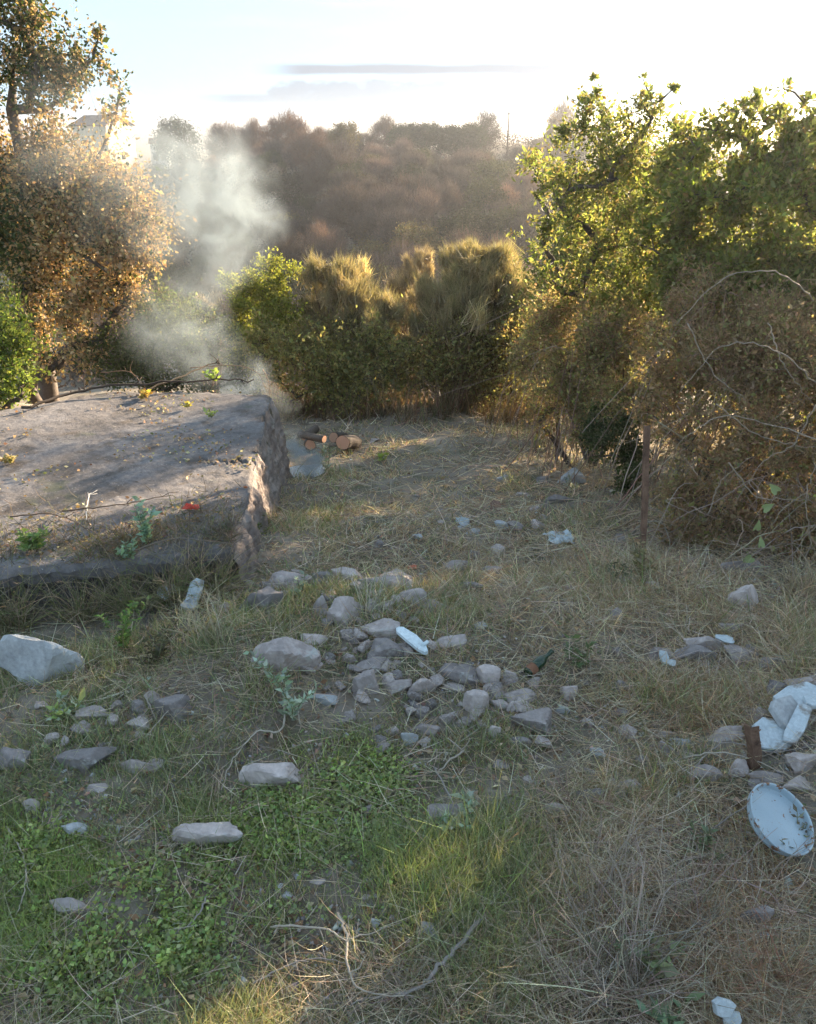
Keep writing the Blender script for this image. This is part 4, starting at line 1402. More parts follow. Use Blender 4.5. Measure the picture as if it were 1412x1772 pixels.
q_ = mathutils.Vector(nrm).to_track_quat('Z', 'Y')
e.rotation_mode = 'QUATERNION'
e.rotation_quaternion = q_
obj('disc', mesh_np('disc', V, np.concatenate([ringF(k, k + 1) for k in (0, 1, 2, 3, 12, 13, 14, 15)]), smooth=True, mat=M_enamel), e)
obj('rim', mesh_np('rim', V, np.concatenate([ringF(k, k + 1) for k in range(4, 12)]), smooth=True, mat=M_enamel), e)

# ------------------------------------------------------------------ rusty posts
M_rust = surface_mat('rust', [(.3, (.085, .05, .035)), (.5, (.17, .10, .068)), (.72, (.26, .16, .105))], scale=9, bump=.5, bscale=60, rough=.9, spots=[((.05, .03, .025), 16, .6, .7)])


def angle_post(base_, top_, w_, label, name='fence_post', seg=10, thick=.005, twist=.3):
    """steel angle bar with a ragged top and wire holes' studs"""
    base_, top_ = np.asarray(base_), np.asarray(top_)
    ax = top_ - base_
    H = np.linalg.norm(ax)
    sec = np.array([(0, 0), (w_, 0), (w_, thick), (thick, thick), (thick, w_), (0, w_)]) - w_ * .3
    c_, s_ = math.cos(twist), math.sin(twist)
    sec = sec @ np.array([[c_, s_], [-s_, c_]])
    r = np.random.default_rng(int(H * 1000))
    V = []
    for k in range(seg + 1):
        f = k / seg
        b = base_ + ax * f - np.array([0, 0, .25 * (1 - f)]) * (k == 0)
        b = b - base_ + np.array([.008 * math.sin(f * 5), .006 * math.sin(f * 4 + 1), 0])
        V += [(b[0] + x, b[1] + y, b[2] + (r.uniform(-.012, .012) if k == seg else 0)) for x, y in sec]
    F = []
    for k in range(seg):
        for j in range(6):
            F.append((k * 6 + j, k * 6 + (j + 1) % 6, k * 6 + 6 + (j + 1) % 6, k * 6 + 6 + j))
    F += [tuple(range(6))[::-1], tuple(seg * 6 + j for j in range(6))]
    e = tag(empty(name, base_), label, 'post', 'rusty fence posts')
    me = bpy.data.meshes.new('bar')
    me.from_pydata(V, [], F)
    me.materials.append(M_rust)
    obj('bar', me, e)
    for f in (.3, .62, .9):
        if H < .5 and f < .6:
            continue
        b = ax * f
        d = np.array([s_ * 0 + .0, -1, 0])
        obj('wire_hook', mesh_np('wire_hook', *tube([b + d * 0, b + d * .03 + np.array([.012, 0, .008]), b + d * .018 + np.array([.03, 0, .02])], .0035, 5), mat=M_rust), e)
    return e


def post_px(x0, y0, x1, y1, w_, label, name='fence_post', **kw):
    b = G(x0, y0)
    tp = at(x1, y1, b[1] + .02)
    return angle_post(b, tp, w_, label, name, **kw)


post_px(1108, 985, 1121, 737, .035, 'tall rusty angle-iron post leaning slightly at the bramble bank')
post_px(962, 802, 967, 668, .035, 'thin dark rusty post before the far brambles')
post_px(926, 785, 934, 664, .022, 'slimmest pale post beside the thin dark one')
post_px(1303, 1332, 1302, 1256, .050, 'short broken rusty post stump beside the white slabs', 'post_stump')

# ------------------------------------------------------------------ cut logs at the end of the clearing
def sapwood():
    m, t, out = material('sawn_end')
    tcn = t.node('ShaderNodeTexCoord')
    sp_ = t.node('ShaderNodeSeparateXYZ')
    t.l.new(tcn.outputs['Object'], sp_.inputs[0])
    rr = t.math('SQRT', t.math('ADD', t.math('POWER', sp_.outputs[0], 2.0), t.math('POWER', sp_.outputs[1], 2.0)))
    rings = t.math('SINE', t.math('MULTIPLY', t.math('ADD', rr, t.math('MULTIPLY', t.noise(tcn.outputs['Object'], 9, 3), .02)), 420))
    c = t.ramp(t.math('MULTIPLY_ADD', rings, .5, .5), [(0, (.46, .24, .15)), (1, (.58, .34, .22))])
    p = t.node('ShaderNodeBsdfPrincipled')
    p.inputs['Roughness'].default_value = .8
    t.l.new(c, p.inputs['Base Color'])
    t.l.new(p.outputs[0], out.inputs[0])
    return m


M_sawn = sapwood()


def log(px, py, rp, length, dirv, label, Y, lift=0.0):
    Y = float(G(px, 784 if lift == 0 else 779)[1]) + lift
    p_ = at(px, py, Y)
    k = ((p_ - CAM) @ FW) / FPX
    R0 = rp * k
    e = tag(empty('log', p_), label, 'log', 'sawn logs at the end of the clearing')
    e.rotation_mode = 'QUATERNION'
    e.rotation_quaternion = mathutils.Vector(-np.asarray(dirv, float)).to_track_quat('Z', 'Y')
    n = 18
    a = np.arange(n) * 2 * math.pi / n
    prof_ = 1 + .05 * np.sin(2 * a + px) + .03 * np.sin(5 * a + py)
    rows = []
    for f in np.linspace(0, 1, 6):
        rows.append(np.stack([np.cos(a) * R0 * prof_ * (1 - .08 * f), np.sin(a) * R0 * prof_ * (1 - .08 * f), np.full(n, -f * length)], 1))
    V = np.concatenate(rows)
    j = np.arange(n)
    F = np.concatenate([np.stack([q * n + j, q * n + n + j, q * n + n + (j + 1) % n, q * n + (j + 1) % n], 1) for q in range(5)])
    obj('bark', mesh_np('bark', V, F, smooth=True, mat=M_bark), e)
    for z, s in ((.002, 1), (-length - .002, -1)):
        ring = np.stack([np.cos(a) * R0 * prof_ * .94, np.sin(a) * R0 * prof_ * .94, np.full(n, z)], 1)
        Vc = np.concatenate([ring, [[0, 0, z]]])
        Fc = np.stack([j, (j + 1) % n, np.full(n, n)], 1)
        obj('sawn_end', mesh_np('sawn_end', Vc, Fc if s > 0 else Fc[:, ::-1], mat=M_sawn), e)
    return e


log(593, 766, 13, .45, (.35, 1, -.34), 'thickest sawn log at the right end of the pile', 11.4)
log(577, 757, 9, .42, (.3, 1, -.34), 'round sawn log resting left of the thickest one', 11.5, .15)
log(561, 760, 7, .4, (-.9, .5, .0), 'sunlit log lying crosswise in the middle of the pile', 11.35)
log(537, 770, 9, .35, (-.2, 1, -.3), 'pale pink log end nearest the smoke', 11.2)
log(527, 756, 8, .3, (.5, 1, .1), 'tilted log standing at the back of the pile near smoke', 11.6, .3)

# ------------------------------------------------------------------ small litter
r = np.random.default_rng(5)
M_red = surface_mat('red_plastic', [(.3, (.45, .035, .02)), (.7, (.60, .06, .03))], scale=8, bump=.1, bscale=40, rough=.4)
M_orange = surface_mat('faded_plastic', [(.3, (.55, .18, .10)), (.7, (.65, .25, .15))], scale=8, bump=.1, bscale=40, rough=.5)


def scrap(P_, size, mat, label, seed, name='plastic_scrap', cat='litter'):
    n = 8
    a, b = np.meshgrid(np.linspace(-1, 1, n), np.linspace(-1, 1, n))
    Pq = np.stack([a.ravel(), b.ravel(), 0 * a.ravel()], 1)
    V = Pq * size * np.array([.5, .35, 0])
    V[:, 2] = size * (.12 + .22 * abs(vnoise(Pq, .5, seed)))
    V[:, :2] += np.stack([vnoise(Pq, .6, seed + 1), vnoise(Pq, .6, seed + 2)], 1) * size * .06
    ii = (np.arange(n - 1)[:, None] * n + np.arange(n - 1)[None]).ravel()
    o = obj(name, mesh_np(name, V, np.stack([ii, ii + 1, ii + n + 1, ii + n], 1), mat=mat), loc=P_)
    md = o.modifiers.new('thick', 'SOLIDIFY')
    md.thickness = .004
    return tag(o, label, cat)


scrap(SP(331, 882), .12, M_red, 'small red crumpled scrap on the cistern roof', 3)
scrap(G(713, 984), .07, M_orange, 'small orange-pink scrap at the edge of the path', 4)

# green bottle lying in the grass
gb = G(912, 1176)
ge = G(958, 1150)
axb = unit(ge - gb + np.array([0, 0, .07]))
prof = [(0, .030), (.004, .034), (.10, .034), (.13, .031), (.155, .018), (.17, .013), (.215, .0125), (.218, .015), (.225, .015)]
n = 16
V, F = tube([np.array([0, 0, z]) for z, _ in prof], [q for _, q in prof], n)
M_bottle, t, out = material('green_glass')
p = t.node('ShaderNodeBsdfPrincipled')
p.inputs['Base Color'].default_value = (.02, .055, .025, 1)
p.inputs['Roughness'].default_value = .15
p.inputs['Transmission Weight'].default_value = .35
t.l.new(p.outputs[0], out.inputs[0])
e = tag(empty('bottle', gb + np.array([0, 0, .045])), 'dark green glass bottle lying in the grass right of the stone cluster', 'bottle')
e.rotation_mode = 'QUATERNION'
e.rotation_quaternion = mathutils.Vector(axb).to_track_quat('Z', 'Y')
obj('glass', mesh_np('glass', V, F, smooth=True, mat=M_bottle), e)
V, F = tube([np.array([0, 0, z]) for z in (.012, .03, .062)], .0348, n, False)
obj('paper_label', mesh_np('paper_label', V, F, smooth=True, mat=surface_mat('brown_paper', [(.3, (.16, .07, .04)), (.7, (.24, .12, .07))], scale=20, bump=.1, bscale=60)), e)

# brown clay shard on the path
slab_piece(857, 884, 20, 26, 10, 'brown clay pot shard on the far path', 950, .02, .03, (50, 10), M_tile, 'clay_shard', 'shard')
# ------------------------------------------------------------------ twigs lying about
def twig(pp, label, r0=.006, lift=.02, col=(.30, .25, .20), seed=0, side=3, on=None, arch=0.0, name='twig', cat='twig', group='dead twigs in the clearing'):
    r = np.random.default_rng(seed + 900)
    P_ = []
    for k, (x, y) in enumerate(pp):
        g = (on or G)(x, y)
        P_.append(g + np.array([0, 0, lift + r.uniform(0, .02) + arch * math.sin(math.pi * k / (len(pp) - 1))]))
    P_ = np.array(P_)
    n = 6 * len(pp)
    S_ = spline(P_, n) + r.normal(size=(n, 3)) * r0 * .5
    parts = [(*tube(S_, np.linspace(r0, r0 * .4, n), 6), col)]
    for q in range(side):
        i_ = r.integers(n // 4, n - 2)
        d = unit(unit(S_[i_ + 1] - S_[i_]) + r.normal(size=3) * .7 + np.array([0, 0, .3]))
        l_ = r.uniform(.05, .16)
        parts.append((*tube([S_[i_], S_[i_] + d * l_ * .5, S_[i_] + d * l_ + r.normal(size=3) * .015], [r0 * .5, r0 * .4, r0 * .2], 5), col))
    V, F, C = join(parts)
    return tag(obj(name, mesh_np(name, V - P_[0], F, C, smooth=True, mat=M_wood), loc=P_[0]), label, cat, group)


PALE = (.42, .36, .29)
GREY = (.28, .245, .22)
TW = [
    ([(493, 1205), (488, 1275), (445, 1286), (402, 1332), (385, 1378)], 'pale forked twig slanting down to the long flat stone', .006, PALE),
    ([(800, 1308), (795, 1322), (757, 1345)], 'short curved pale stick in the middle grass', .008, PALE),
    ([(851, 1581), (806, 1640), (756, 1700), (706, 1736), (610, 1738)], 'thick cut branch with a pale sawn tip at the bottom centre', .011, GREY),
    ([(586, 1590), (600, 1640), (604, 1700), (636, 1738), (740, 1740)], 'thin bent twig crossing the cut branch', .006, PALE),
    ([(470, 1612), (560, 1625), (606, 1642), (706, 1600)], 'long thin twig left of the bent one', .005, PALE),
    ([(438, 1718), (500, 1690), (560, 1676), (604, 1676)], 'faint thin twig near the bottom centre', .004, GREY),
    ([(964, 1464), (975, 1520), (1000, 1552), (1030, 1562)], 'pale twig tip rising at the left of the dry stems', .006, PALE),
    ([(906, 1472), (935, 1530), (978, 1600)], 'straight pale stalk left of the dry stems', .006, PALE),
    ([(15, 1440), (48, 1510), (45, 1570), (22, 1612)], 'pale curling stem at the left edge of the weeds', .005, PALE),
    ([(360, 1560), (342, 1606), (290, 1642)], 'small forked twig below the bright green weeds', .005, GREY),
    ([(1175, 1322), (1240, 1320), (1310, 1332), (1412, 1376)], 'long thin vine running above the lid', .005, PALE),
    ([(1190, 1345), (1250, 1300), (1330, 1318), (1412, 1300)], 'looping vine round the rusty stump', .004, GREY),
    ([(752, 1340), (790, 1420), (800, 1460)], 'dry stalk lying over the earthy stone', .005, GREY),
    ([(852, 1470), (880, 1452), (885, 1436)], 'short bent stick right of the earthy stone', .006, PALE),
    ([(520, 1262), (514, 1240), (500, 1225)], 'tiny twig under the silvery weed', .004, PALE),
    ([(262, 1204), (256, 1222), (270, 1252)], 'thin curled twig by the dark weathered stone', .005, PALE),
    ([(250, 1286), (300, 1240), (330, 1205)], 'pale straw slanting over the dark weathered stone', .004, PALE),
    ([(258, 1060), (256, 1100), (275, 1130), (300, 1165)], 'dark bare twig standing below the cistern front', .007, (.10, .085, .07)),
    ([(690, 1310), (712, 1280), (745, 1250), (800, 1210)], 'long grass-like straw across the middle grass', .003, (.40, .37, .22)),
    ([(1000, 1260), (960, 1250), (930, 1200)], 'thin straw beside the blocky grey stone', .003, PALE),
    ([(190, 1720), (220, 1700)], 'short white twig near the bottom left corner', .005, PALE),
    ([(1110, 1760), (1075, 1650), (1110, 1560), (1200, 1530)], 'tall bowed dry stalk among the lower right stems', .005, PALE),
    ([(1300, 1395), (1220, 1460), (1180, 1520)], 'dry stalk leading down from the lid', .004, GREY),
]
for q, (pp, lb, r0, c) in enumerate(TW):
    twig(pp, lb, r0, .025, c, q, 2 if len(pp) > 2 else 0, arch=.03)
# the pale sawn tip
gt = G(851, 1581) + np.array([0, 0, .035])
# cut branches along the back of the cistern roof
BR = [([(40, 712), (150, 684), (260, 676), (360, 668), (440, 664)], 'long dark branch lying along the back edge of the cistern roof', .016, (.06, .045, .035)),
      ([(175, 650), (225, 655), (255, 680)], 'thin reddish twig arching up from the roof debris', .006, (.20, .12, .08)),
      ([(330, 640), (400, 642), (445, 655), (462, 680)], 'curved thin twig at the roof corner', .006, (.24, .17, .11)),
      ([(240, 684), (320, 660), (370, 640), (385, 636)], 'dark leafy cut branch beside the smoke', .012, (.07, .055, .04)),
      ([(455, 645), (462, 664), (468, 684)], 'short upright twig at the roof corner', .006, (.26, .18, .12)),
      ([(150, 905), (155, 880), (158, 858)], 'white splinter standing on the shaded roof', .005, (.5, .48, .45)),
      ([(110, 890), (180, 895), (250, 880), (300, 862)], 'dead vine lying on the shaded roof', .006, (.12, .085, .065)),
      ([(20, 900), (90, 905), (150, 930), (210, 960)], 'brown creeper along the roof front', .006, (.14, .10, .075)),
      ([(220, 965), (300, 950), (380, 955), (420, 948)], 'dead creeper over the roof front corner', .005, (.20, .16, .125))]
for q, (pp, lb, r0, c) in enumerate(BR):
    twig(pp, lb, r0, .02, c, 50 + q, 4, SP, .05, 'branch', 'branch', 'cut branches on the cistern roof')


# ------------------------------------------------------------------ weeds that can be told apart
def weed(P_, H, n_stem, n_leaf, leaf, cols, label, seed, spread=.35, name='weed', wr=.45, stemc=(.16, .16, .09), group='weeds in the clearing', droop=0.0):
    r = np.random.default_rng(seed + 300)
    P_ = np.asarray(P_, float)
    e = tag(empty(name, P_), label, 'weed', group)
    st, LP, LD = [], [], []
    for _ in range(n_stem):
        d = unit(np.array([r.normal() * spread, r.normal() * spread, 1.0]))
        h = H * r.uniform(.6, 1.05)
        tip_ = d * h + np.array([r.normal() * .1, r.normal() * .1, -droop]) * h
        S_ = spline([np.zeros(3), d * h * .5, tip_], 8)
        st.append((*tube(S_, np.linspace(.004, .0015, 8), 4), stemc))
        m_ = n_leaf // n_stem
        f = r.uniform(.08, 1, m_)
        q = np.stack([np.interp(f, np.linspace(0, 1, 8), S_[:, k]) for k in range(3)], 1)
        LP.append(q)
        a = r.uniform(0, 6.28, m_)
        LD.append(unit(np.stack([np.cos(a), np.sin(a), r.uniform(.1, .8, m_)], 1)))
    V, F, C = join(st)
    obj('stem', mesh_np('stem', V, F, C, mat=M_stem), e)
    LP, LD = np.concatenate(LP), np.concatenate(LD)
    V, F, C = leaves(LP, leaf * np.exp(r.normal(0, .25, len(LP))), palette(len(LP), cols, r), r, wr=wr, D=LD)
    obj('foliage', mesh_np('foliage', V, F, C, mat=M_grass), e)
    return e


SILV = [(.22, .27, .21), (.28, .32, .26), (.17, .22, .15)]
LUSH = [(.20, .25, .08), (.25, .30, .10), (.165, .205, .075)]
weed(G(505, 1246), .42, 5, 130, .05, SILV, 'silvery grey-green weed growing up past the mauve-grey boulder', 1)
weed(G(520, 1030), .18, 5, 70, .04, SILV, 'silvery sprig on the low outcrop', 2, .6)
weed(SP(255, 945), .36, 4, 130, .05, [(.16, .23, .17), (.20, .28, .21)], 'tall blue-green weed growing on the cistern roof front', 3, .15)
weed(SP(225, 965), .16, 5, 70, .045, [(.16, .23, .17), (.13, .19, .12)], 'low blue-green weed at the cistern roof front', 4, .6)
weed(SP(60, 950), .16, 8, 160, .05, [(.10, .15, .05), (.13, .18, .06)], 'green creeping weed on the left of the cistern roof', 5, .9)
weed(SP(366, 722), .10, 4, 40, .045, LUSH, 'small bright green weed near the back of the roof', 6, .7)
weed(SP(372, 660), .16, 4, 60, .06, [(.16, .22, .05), (.2, .26, .06)], 'leafy green sprig on the cut branch behind the roof', 7, .7)
weed(SP(250, 688), .09, 8, 140, .05, [(.34, .27, .06), (.25, .18, .05), (.20, .12, .05)], 'heap of yellowing leaves on the roof edge', 8, 1.2)
weed(SP(15, 800), .06, 10, 160, .05, [(.30, .18, .07), (.40, .33, .2), (.2, .2, .06)], 'patch of fallen yellow leaves on the roof', 9, 2.0)
weed(SP(325, 705), .06, 5, 40, .04, [(.30, .26, .07)], 'yellowish sprout on the roof near the back edge', 10, 1.0)
weed(G(215, 1135), .40, 7, 260, .035, [(.07, .12, .03), (.10, .16, .05), (.06, .09, .03)], 'green bushy weed between the pale boulder and the bare twig', 11, .35)
weed(G(270, 1150), .30, 16, 260, .03, [(.06, .06, .03), (.08, .065, .045)], 'dark tangled dead weed below the cistern front', 12, .6)
weed(G(560, 826), .42, 8, 160, .045, [(.22, .24, .17), (.30, .30, .23)], 'pale feathery weed at the foot of the smoke', 13, .4)
weed(G(990, 850), .26, 8, 160, .03, [(.25, .27, .25), (.19, .22, .19)], 'whitish bushy weed at the foot of the far brambles', 14, .6)
weed(G(660, 800), .20, 4, 40, .06, [(.22, .28, .06)], 'bright sunlit sprout on the lit strip past the logs', 15, .4)
weed(G(1128, 1690), .20, 5, 60, .06, [(.15, .18, .10), (.19, .21, .13)], 'broad-leaved grey-green weed in the lower right stems', 16, .6)
weed(G(800, 1440), .16, 6, 110, .045, SILV, 'silvery leaves spreading over the earthy stone', 17, 1.0)
weed(G(1205, 1480), .14, 6, 70, .04, [(.11, .14, .08), (.14, .16, .09)], 'low grey-green weed left of the lid', 18, .8)
weed(G(1160, 1772), .16, 6, 70, .05, [(.13, .19, .11), (.16, .22, .12)], 'green weed at the bottom edge under the dry stems', 19, .7)
weed(G(1372, 1480), .22, 5, 70, .03, [(.13, .11, .08), (.17, .15, .11)], 'thin brown weed growing in front of the lid', 20, .35)
weed(G(1075, 1010), .20, 8, 120, .035, [(.12, .13, .08), (.10, .10, .06)], 'dusty weed at the foot of the tall rusty post', 21, .6)
weed(G(1112, 1000), .42, 8, 150, .045, [(.20, .15, .09), (.16, .15, .08)], 'brownish leafy weed climbing round the tall rusty post', 25, .22)
weed(G(120, 1240), .14, 7, 120, .045, SILV + LUSH, 'pale-leaved weed below the large boulder', 22, .9)
weed(G(440, 935), .22, 10, 180, .035, [(.13, .13, .05), (.10, .11, .04)], 'mossy weeds at the cistern corner', 23, .6)
weed(G(1010, 1150), .18, 6, 60, .05, [(.10, .13, .06)], 'green weed above the bottle', 24, .7)

# pale lobed climbing leaves on the bramble bank
for q, (x, y) in enumerate([(1322, 880), (1316, 945), (1300, 965), (1345, 850), (1308, 915)]):
    r = np.random.default_rng(q + 70)
    p_ = at(x, y, 5.45)
    s = .075
    out_ = np.array([(0, 0), (.25, -.2), (.42, -.05), (.40, .3), (.2, .65), (0, 1), (-.2, .65), (-.40, .3), (-.42, -.05), (-.25, -.2)]) * s
    zc = .18 * s * abs(out_[:, 0] / s)
    V = np.concatenate([np.stack([out_[:, 0], -zc * 2, out_[:, 1]], 1), np.stack([out_[:, 0], -zc * 2 + .0015, out_[:, 1]], 1), [[0, 0, .3 * s], [0, .0015, .3 * s]]])
    F = [(k, (k + 1) % 10, 20) for k in range(10)] + [((k + 1) % 10 + 10, k + 10, 21) for k in range(10)]
    o = obj('climbing_leaf', mesh_np('climbing_leaf', V, np.array(F), np.tile([[.22, .26, .12]], (len(V), 1)), mat=M_grass), loc=p_)
    o.rotation_euler = (r.uniform(-.6, .2), r.uniform(-2.4, 2.4), r.uniform(-.8, .8))
    tag(o, ['pale lobed leaf highest of the climbing group but one', 'wide pale lobed leaf near the foot of the bank', 'lowest pale lobed leaf above the dry grass', 'topmost pale lobed leaf on the bramble bank', 'pale lobed leaf halfway down the climbing group'][q], 'leaf', 'pale climbing leaves on the bank')

# ---- dry stem clumps at the lower right
def dry_clump(x, y, n, H, label, seed, spread=.7, at_=None, cols=((.29, .24, .185), (.23, .185, .145), (.35, .295, .235)), lean=(0, 0)):
    r = np.random.default_rng(seed)
    b = G(x, y) if at_ is None else at_
    e = tag(empty('dry_stem_clump', b), label, 'dry weed', 'clumps of dry stems')
    parts = []
    for _ in range(n):
        d = unit(np.array([r.normal() * spread + lean[0], r.normal() * spread + lean[1], 1.0]))
        h = H * r.uniform(.5, 1.2)
        s0 = np.array([r.normal() * .05, r.normal() * .05, -.02])
        mid = s0 + d * h * .55 + r.normal(size=3) * h * .05
        tip_ = s0 + d * h + np.array([r.normal() * .12, r.normal() * .12, -.12 * r.random()]) * h * 1.5
        S_ = spline([s0, mid, tip_], 9)
        c = palette(1, cols, r, .2)[0]
        parts.append((*tube(S_, np.linspace(.0024, .0009, 9), 4, False), c))
        for _k in range(r.integers(0, 4)):
            i_ = r.integers(3, 8)
            dd = unit(r.normal(size=3) + d)
            parts.append((*tube([S_[i_], S_[i_] + dd * h * .12, S_[i_] + dd * h * .22 + r.normal(size=3) * .01], [.0012, .001, .0006], 3, False), c))
    V, F, C = join(parts)
    obj('stems', mesh_np('stems', V, F, C, mat=M_stem), e)
    return e


dry_clump(1080, 1700, 90, .55, 'big clump of dry branching stems at the lower right', 1, .55)
dry_clump(1040, 1560, 60, .42, 'tangled dry stems behind the big lower right clump', 2, .8)
dry_clump(1190, 1590, 50, .40, 'dry stems left of the brown rounded stone', 3, .8)
dry_clump(1330, 1560, 40, .36, 'dry pale stems below the lid', 4, .8)
dry_clump(1020, 1745, 50, .35, 'greyish dry stems at the bottom edge', 5, .8)
dry_clump(670, 1700, 60, .18, 'matted dead stems beside the cut branch', 6, 1.6, cols=((.24, .18, .16), (.30, .25, .2)))
dry_clump(1000, 1400, 40, .24, 'reddish dry stems around the purplish stone', 7, 1.2, cols=((.30, .19, .15), (.26, .2, .15)))
dry_clump(370, 1110, 60, .40, 'tall straw clump near the white slab pieces', 8, .45, cols=((.38, .34, .25), (.30, .27, .18)))
dry_clump(240, 1030, 50, .35, 'dead brown stems along the cistern front', 9, .7, cols=((.22, .17, .13), (.28, .22, .17)))
dry_clump(90, 1035, 50, .38, 'dead stems hiding the cistern foot at the left', 10, .7, cols=((.20, .15, .10), (.26, .2, .15)))
dry_clump(310, 1010, 50, .30, 'straw-coloured stems below the cistern roof lip', 14, .8, cols=((.27, .22, .16), (.22, .2, .12)))
dry_clump(170, 1015, 60, .30, 'brown weeds in the dark gap under the roof lip', 15, .8, cols=((.20, .16, .11), (.17, .15, .08)))
dry_clump(20, 1030, 50, .32, 'dark dead weeds at the photo edge under the roof', 16, .8, cols=((.17, .14, .09), (.2, .16, .1)))
for k_, (fx, lb) in enumerate([(.35, 'grassy weeds at the right end of the roof lip'), (1.0, 'dry weeds below the roof lip behind the white slab pieces'), (1.7, 'tall dry weeds hiding the middle of the roof lip'), (2.3, 'olive weeds under the blue-green roof weed'), (2.9, 'brownish weeds before the left part of the roof lip'), (3.3, 'dry weeds under the roof lip at the photo edge')]):
    xy_ = slab_xy(np.array(fx), np.array(0.0))
    dry_clump(0, 0, 150, .46, lb, 60 + k_, .7, GV(float(xy_[0]), float(xy_[1]) - .10), cols=((.22, .19, .11), (.28, .22, .15), (.16, .17, .07)))
dry_clump(1380, 1040, 60, .45, 'dry yellow grass stems at the right edge under the brambles', 11, .5, cols=((.38, .30, .19), (.32, .25, .16)))
dry_clump(1340, 1720, 50, .40, 'reddish dry weeds in the lower right corner', 12, .7, cols=((.28, .17, .11), (.33, .22, .15)))
dry_clump(640, 1060, 24, .35, 'few long straws over the rubble heap', 13, .6, cols=((.40, .36, .28),))

# ------------------------------------------------------------------ grass, clover, litter: nobody could count it
gr_ = np.random.default_rng(123)


def scatter(n, power=1.55, x0=-8.0, x1=7.0, y0=1.55, y1=13.8):
    """points on the visible ground, denser towards the camera; with their photo pixel"""
    u_ = gr_.random(n)
    a = 1 - power
    y = (y0 ** a + u_ * (y1 ** a - y0 ** a)) ** (1 / a)
    hw = .52 * (y * math.cos(PITCH) + 3 * math.sin(PITCH)) + .35
    x = gr_.uniform(-1, 1, n) * hw
    P_ = np.stack([x, y, gz(x, y)], 1)
    px, py, dep = project(P_)
    # keep off the cistern
    fr_ = np.interp(x, [q[0] for q in reversed(frontL)], [q[1] for q in reversed(frontL)])
    bk_ = np.interp(x, [q[0] for q in reversed(backL)], [q[1] for q in reversed(backL)])
    rx = np.interp(y, [frontL[0][1], backL[0][1]], [frontL[0][0], backL[0][0]])
    ok = ~((x < rx + .02) & (y > fr_ - .02) & (y < bk_ + .1))
    for sx, sy, a_, b_ in STONES:
        ok &= ((x - sx) / (a_ * .62)) ** 2 + ((y - sy) / (b_ * .62)) ** 2 > 1
    return P_[ok], px[ok], py[ok], dep[ok]


def blob(px, py, lst):
    s = np.zeros(len(px))
    for x, y, rx, ry, a in lst:
        s += a * np.exp(-(((px - x) / rx) ** 2 + ((py - y) / ry) ** 2))
    return s


LUSHZ = [(200, 1560, 150, 90, 1), (430, 1470, 90, 60, 1.2), (90, 1500, 90, 70, .6), (600, 1330, 90, 45, .9), (650, 1320, 60, 40, .5), (120, 1700, 130, 70, .9), (480, 1420, 70, 40, .7), (300, 1620, 140, 60, .5), (280, 1690, 120, 60, .5), (600, 1400, 160, 90, .45), (700, 1560, 160, 90, .35), (500, 1600, 140, 80, .4), (60, 1440, 80, 60, .5), (760, 1480, 120, 80, .25), (40, 1620, 60, 90, .5)]
GRASSZ = [(300, 1180, 190, 80, .9), (330, 1420, 90, 60, .7), (250, 1300, 160, 50, .5), (1000, 1240, 150, 60, .5), (650, 1480, 180, 80, .35), (870, 1520, 80, 90, .3), (560, 1280, 100, 40, .5), (450, 900, 90, 60, .5), (750, 1300, 140, 50, .5), (1180, 1330, 120, 40, .6), (850, 1460, 60, 60, .2), (760, 1640, 90, 60, .3), (390, 1130, 80, 60, .5), (680, 1000, 150, 70, .3)]
DRYZ = [(1180, 1600, 260, 170, 1), (1250, 1200, 200, 120, .9), (1050, 1080, 260, 100, .8), (900, 950, 260, 100, .6), (1300, 1060, 200, 120, 1), (1050, 1500, 120, 120, .7), (700, 1700, 120, 60, .5), (1380, 1700, 150, 150, 1)]


def patchy(P_, f, s):
    return vnoise(P_ * np.array([1, 1, 0]), f, s, 3)


# green and dry blades
P_, px, py, dep = scatter(520000)
lush, gras, dry = blob(px, py, LUSHZ), blob(px, py, GRASSZ), blob(px, py, DRYZ)
nz = patchy(P_, .55, 1)
nz2 = patchy(P_, 1.6, 2)
dens = np.clip(.22 + .40 * gras + .22 * dry + .10 * lush + .28 * nz + .26 * nz2, .03, 1)
keep = gr_.random(len(P_)) < dens
P_, px, py, dep, lush, gras, dry, nz, nz2 = [q[keep] for q in (P_, px, py, dep, lush, gras, dry, nz, nz2)]
n = len(P_)
print('blades', n)
pg = np.clip(.35 + .16 * (px < 930) * (py > 1200) + .45 * gras + .6 * lush - .36 * dry + .22 * nz - .0007 * np.clip(1150 - py, 0, 400), .06, .92)
isg = gr_.random(n) < pg
gc = palette(n, [(.145, .165, .07), (.18, .195, .09), (.125, .15, .075), (.21, .21, .115), (.16, .185, .115)], gr_, .2)
gc = np.where((gr_.random(n) < lush * .6)[:, None], palette(n, LUSH, gr_, .2), gc)
dc = palette(n, [(.29, .225, .155), (.36, .295, .215), (.24, .18, .125), (.40, .34, .26), (.27, .19, .13)], gr_, .22)
rd = np.clip(blob(px, py, [(1300, 1600, 200, 200, .9), (1200, 1250, 200, 60, .5), (1300, 1700, 200, 120, .8), (700, 1080, 80, 60, .4), (560, 1080, 60, 40, .4)]), 0, 1)
dc = dc * (1 - rd[:, None] * np.array([.05, .22, .30]))
C_ = np.where(isg[:, None], gc, dc)
ang = gr_.uniform(0, 6.28, n)
lean = np.where(isg, gr_.uniform(.2, 1.0, n), gr_.uniform(.5, 2.6, n))
D_ = unit(np.stack([np.cos(ang) * lean, np.sin(ang) * lean, np.ones(n)], 1))
H_ = (.038 + .045 * np.clip(gras, 0, 1) + .035 * np.clip(dry, 0, 1) + .03 * np.clip(nz, 0, 1)) * np.exp(gr_.normal(0, .38, n)) * (1 + .05 * dep)
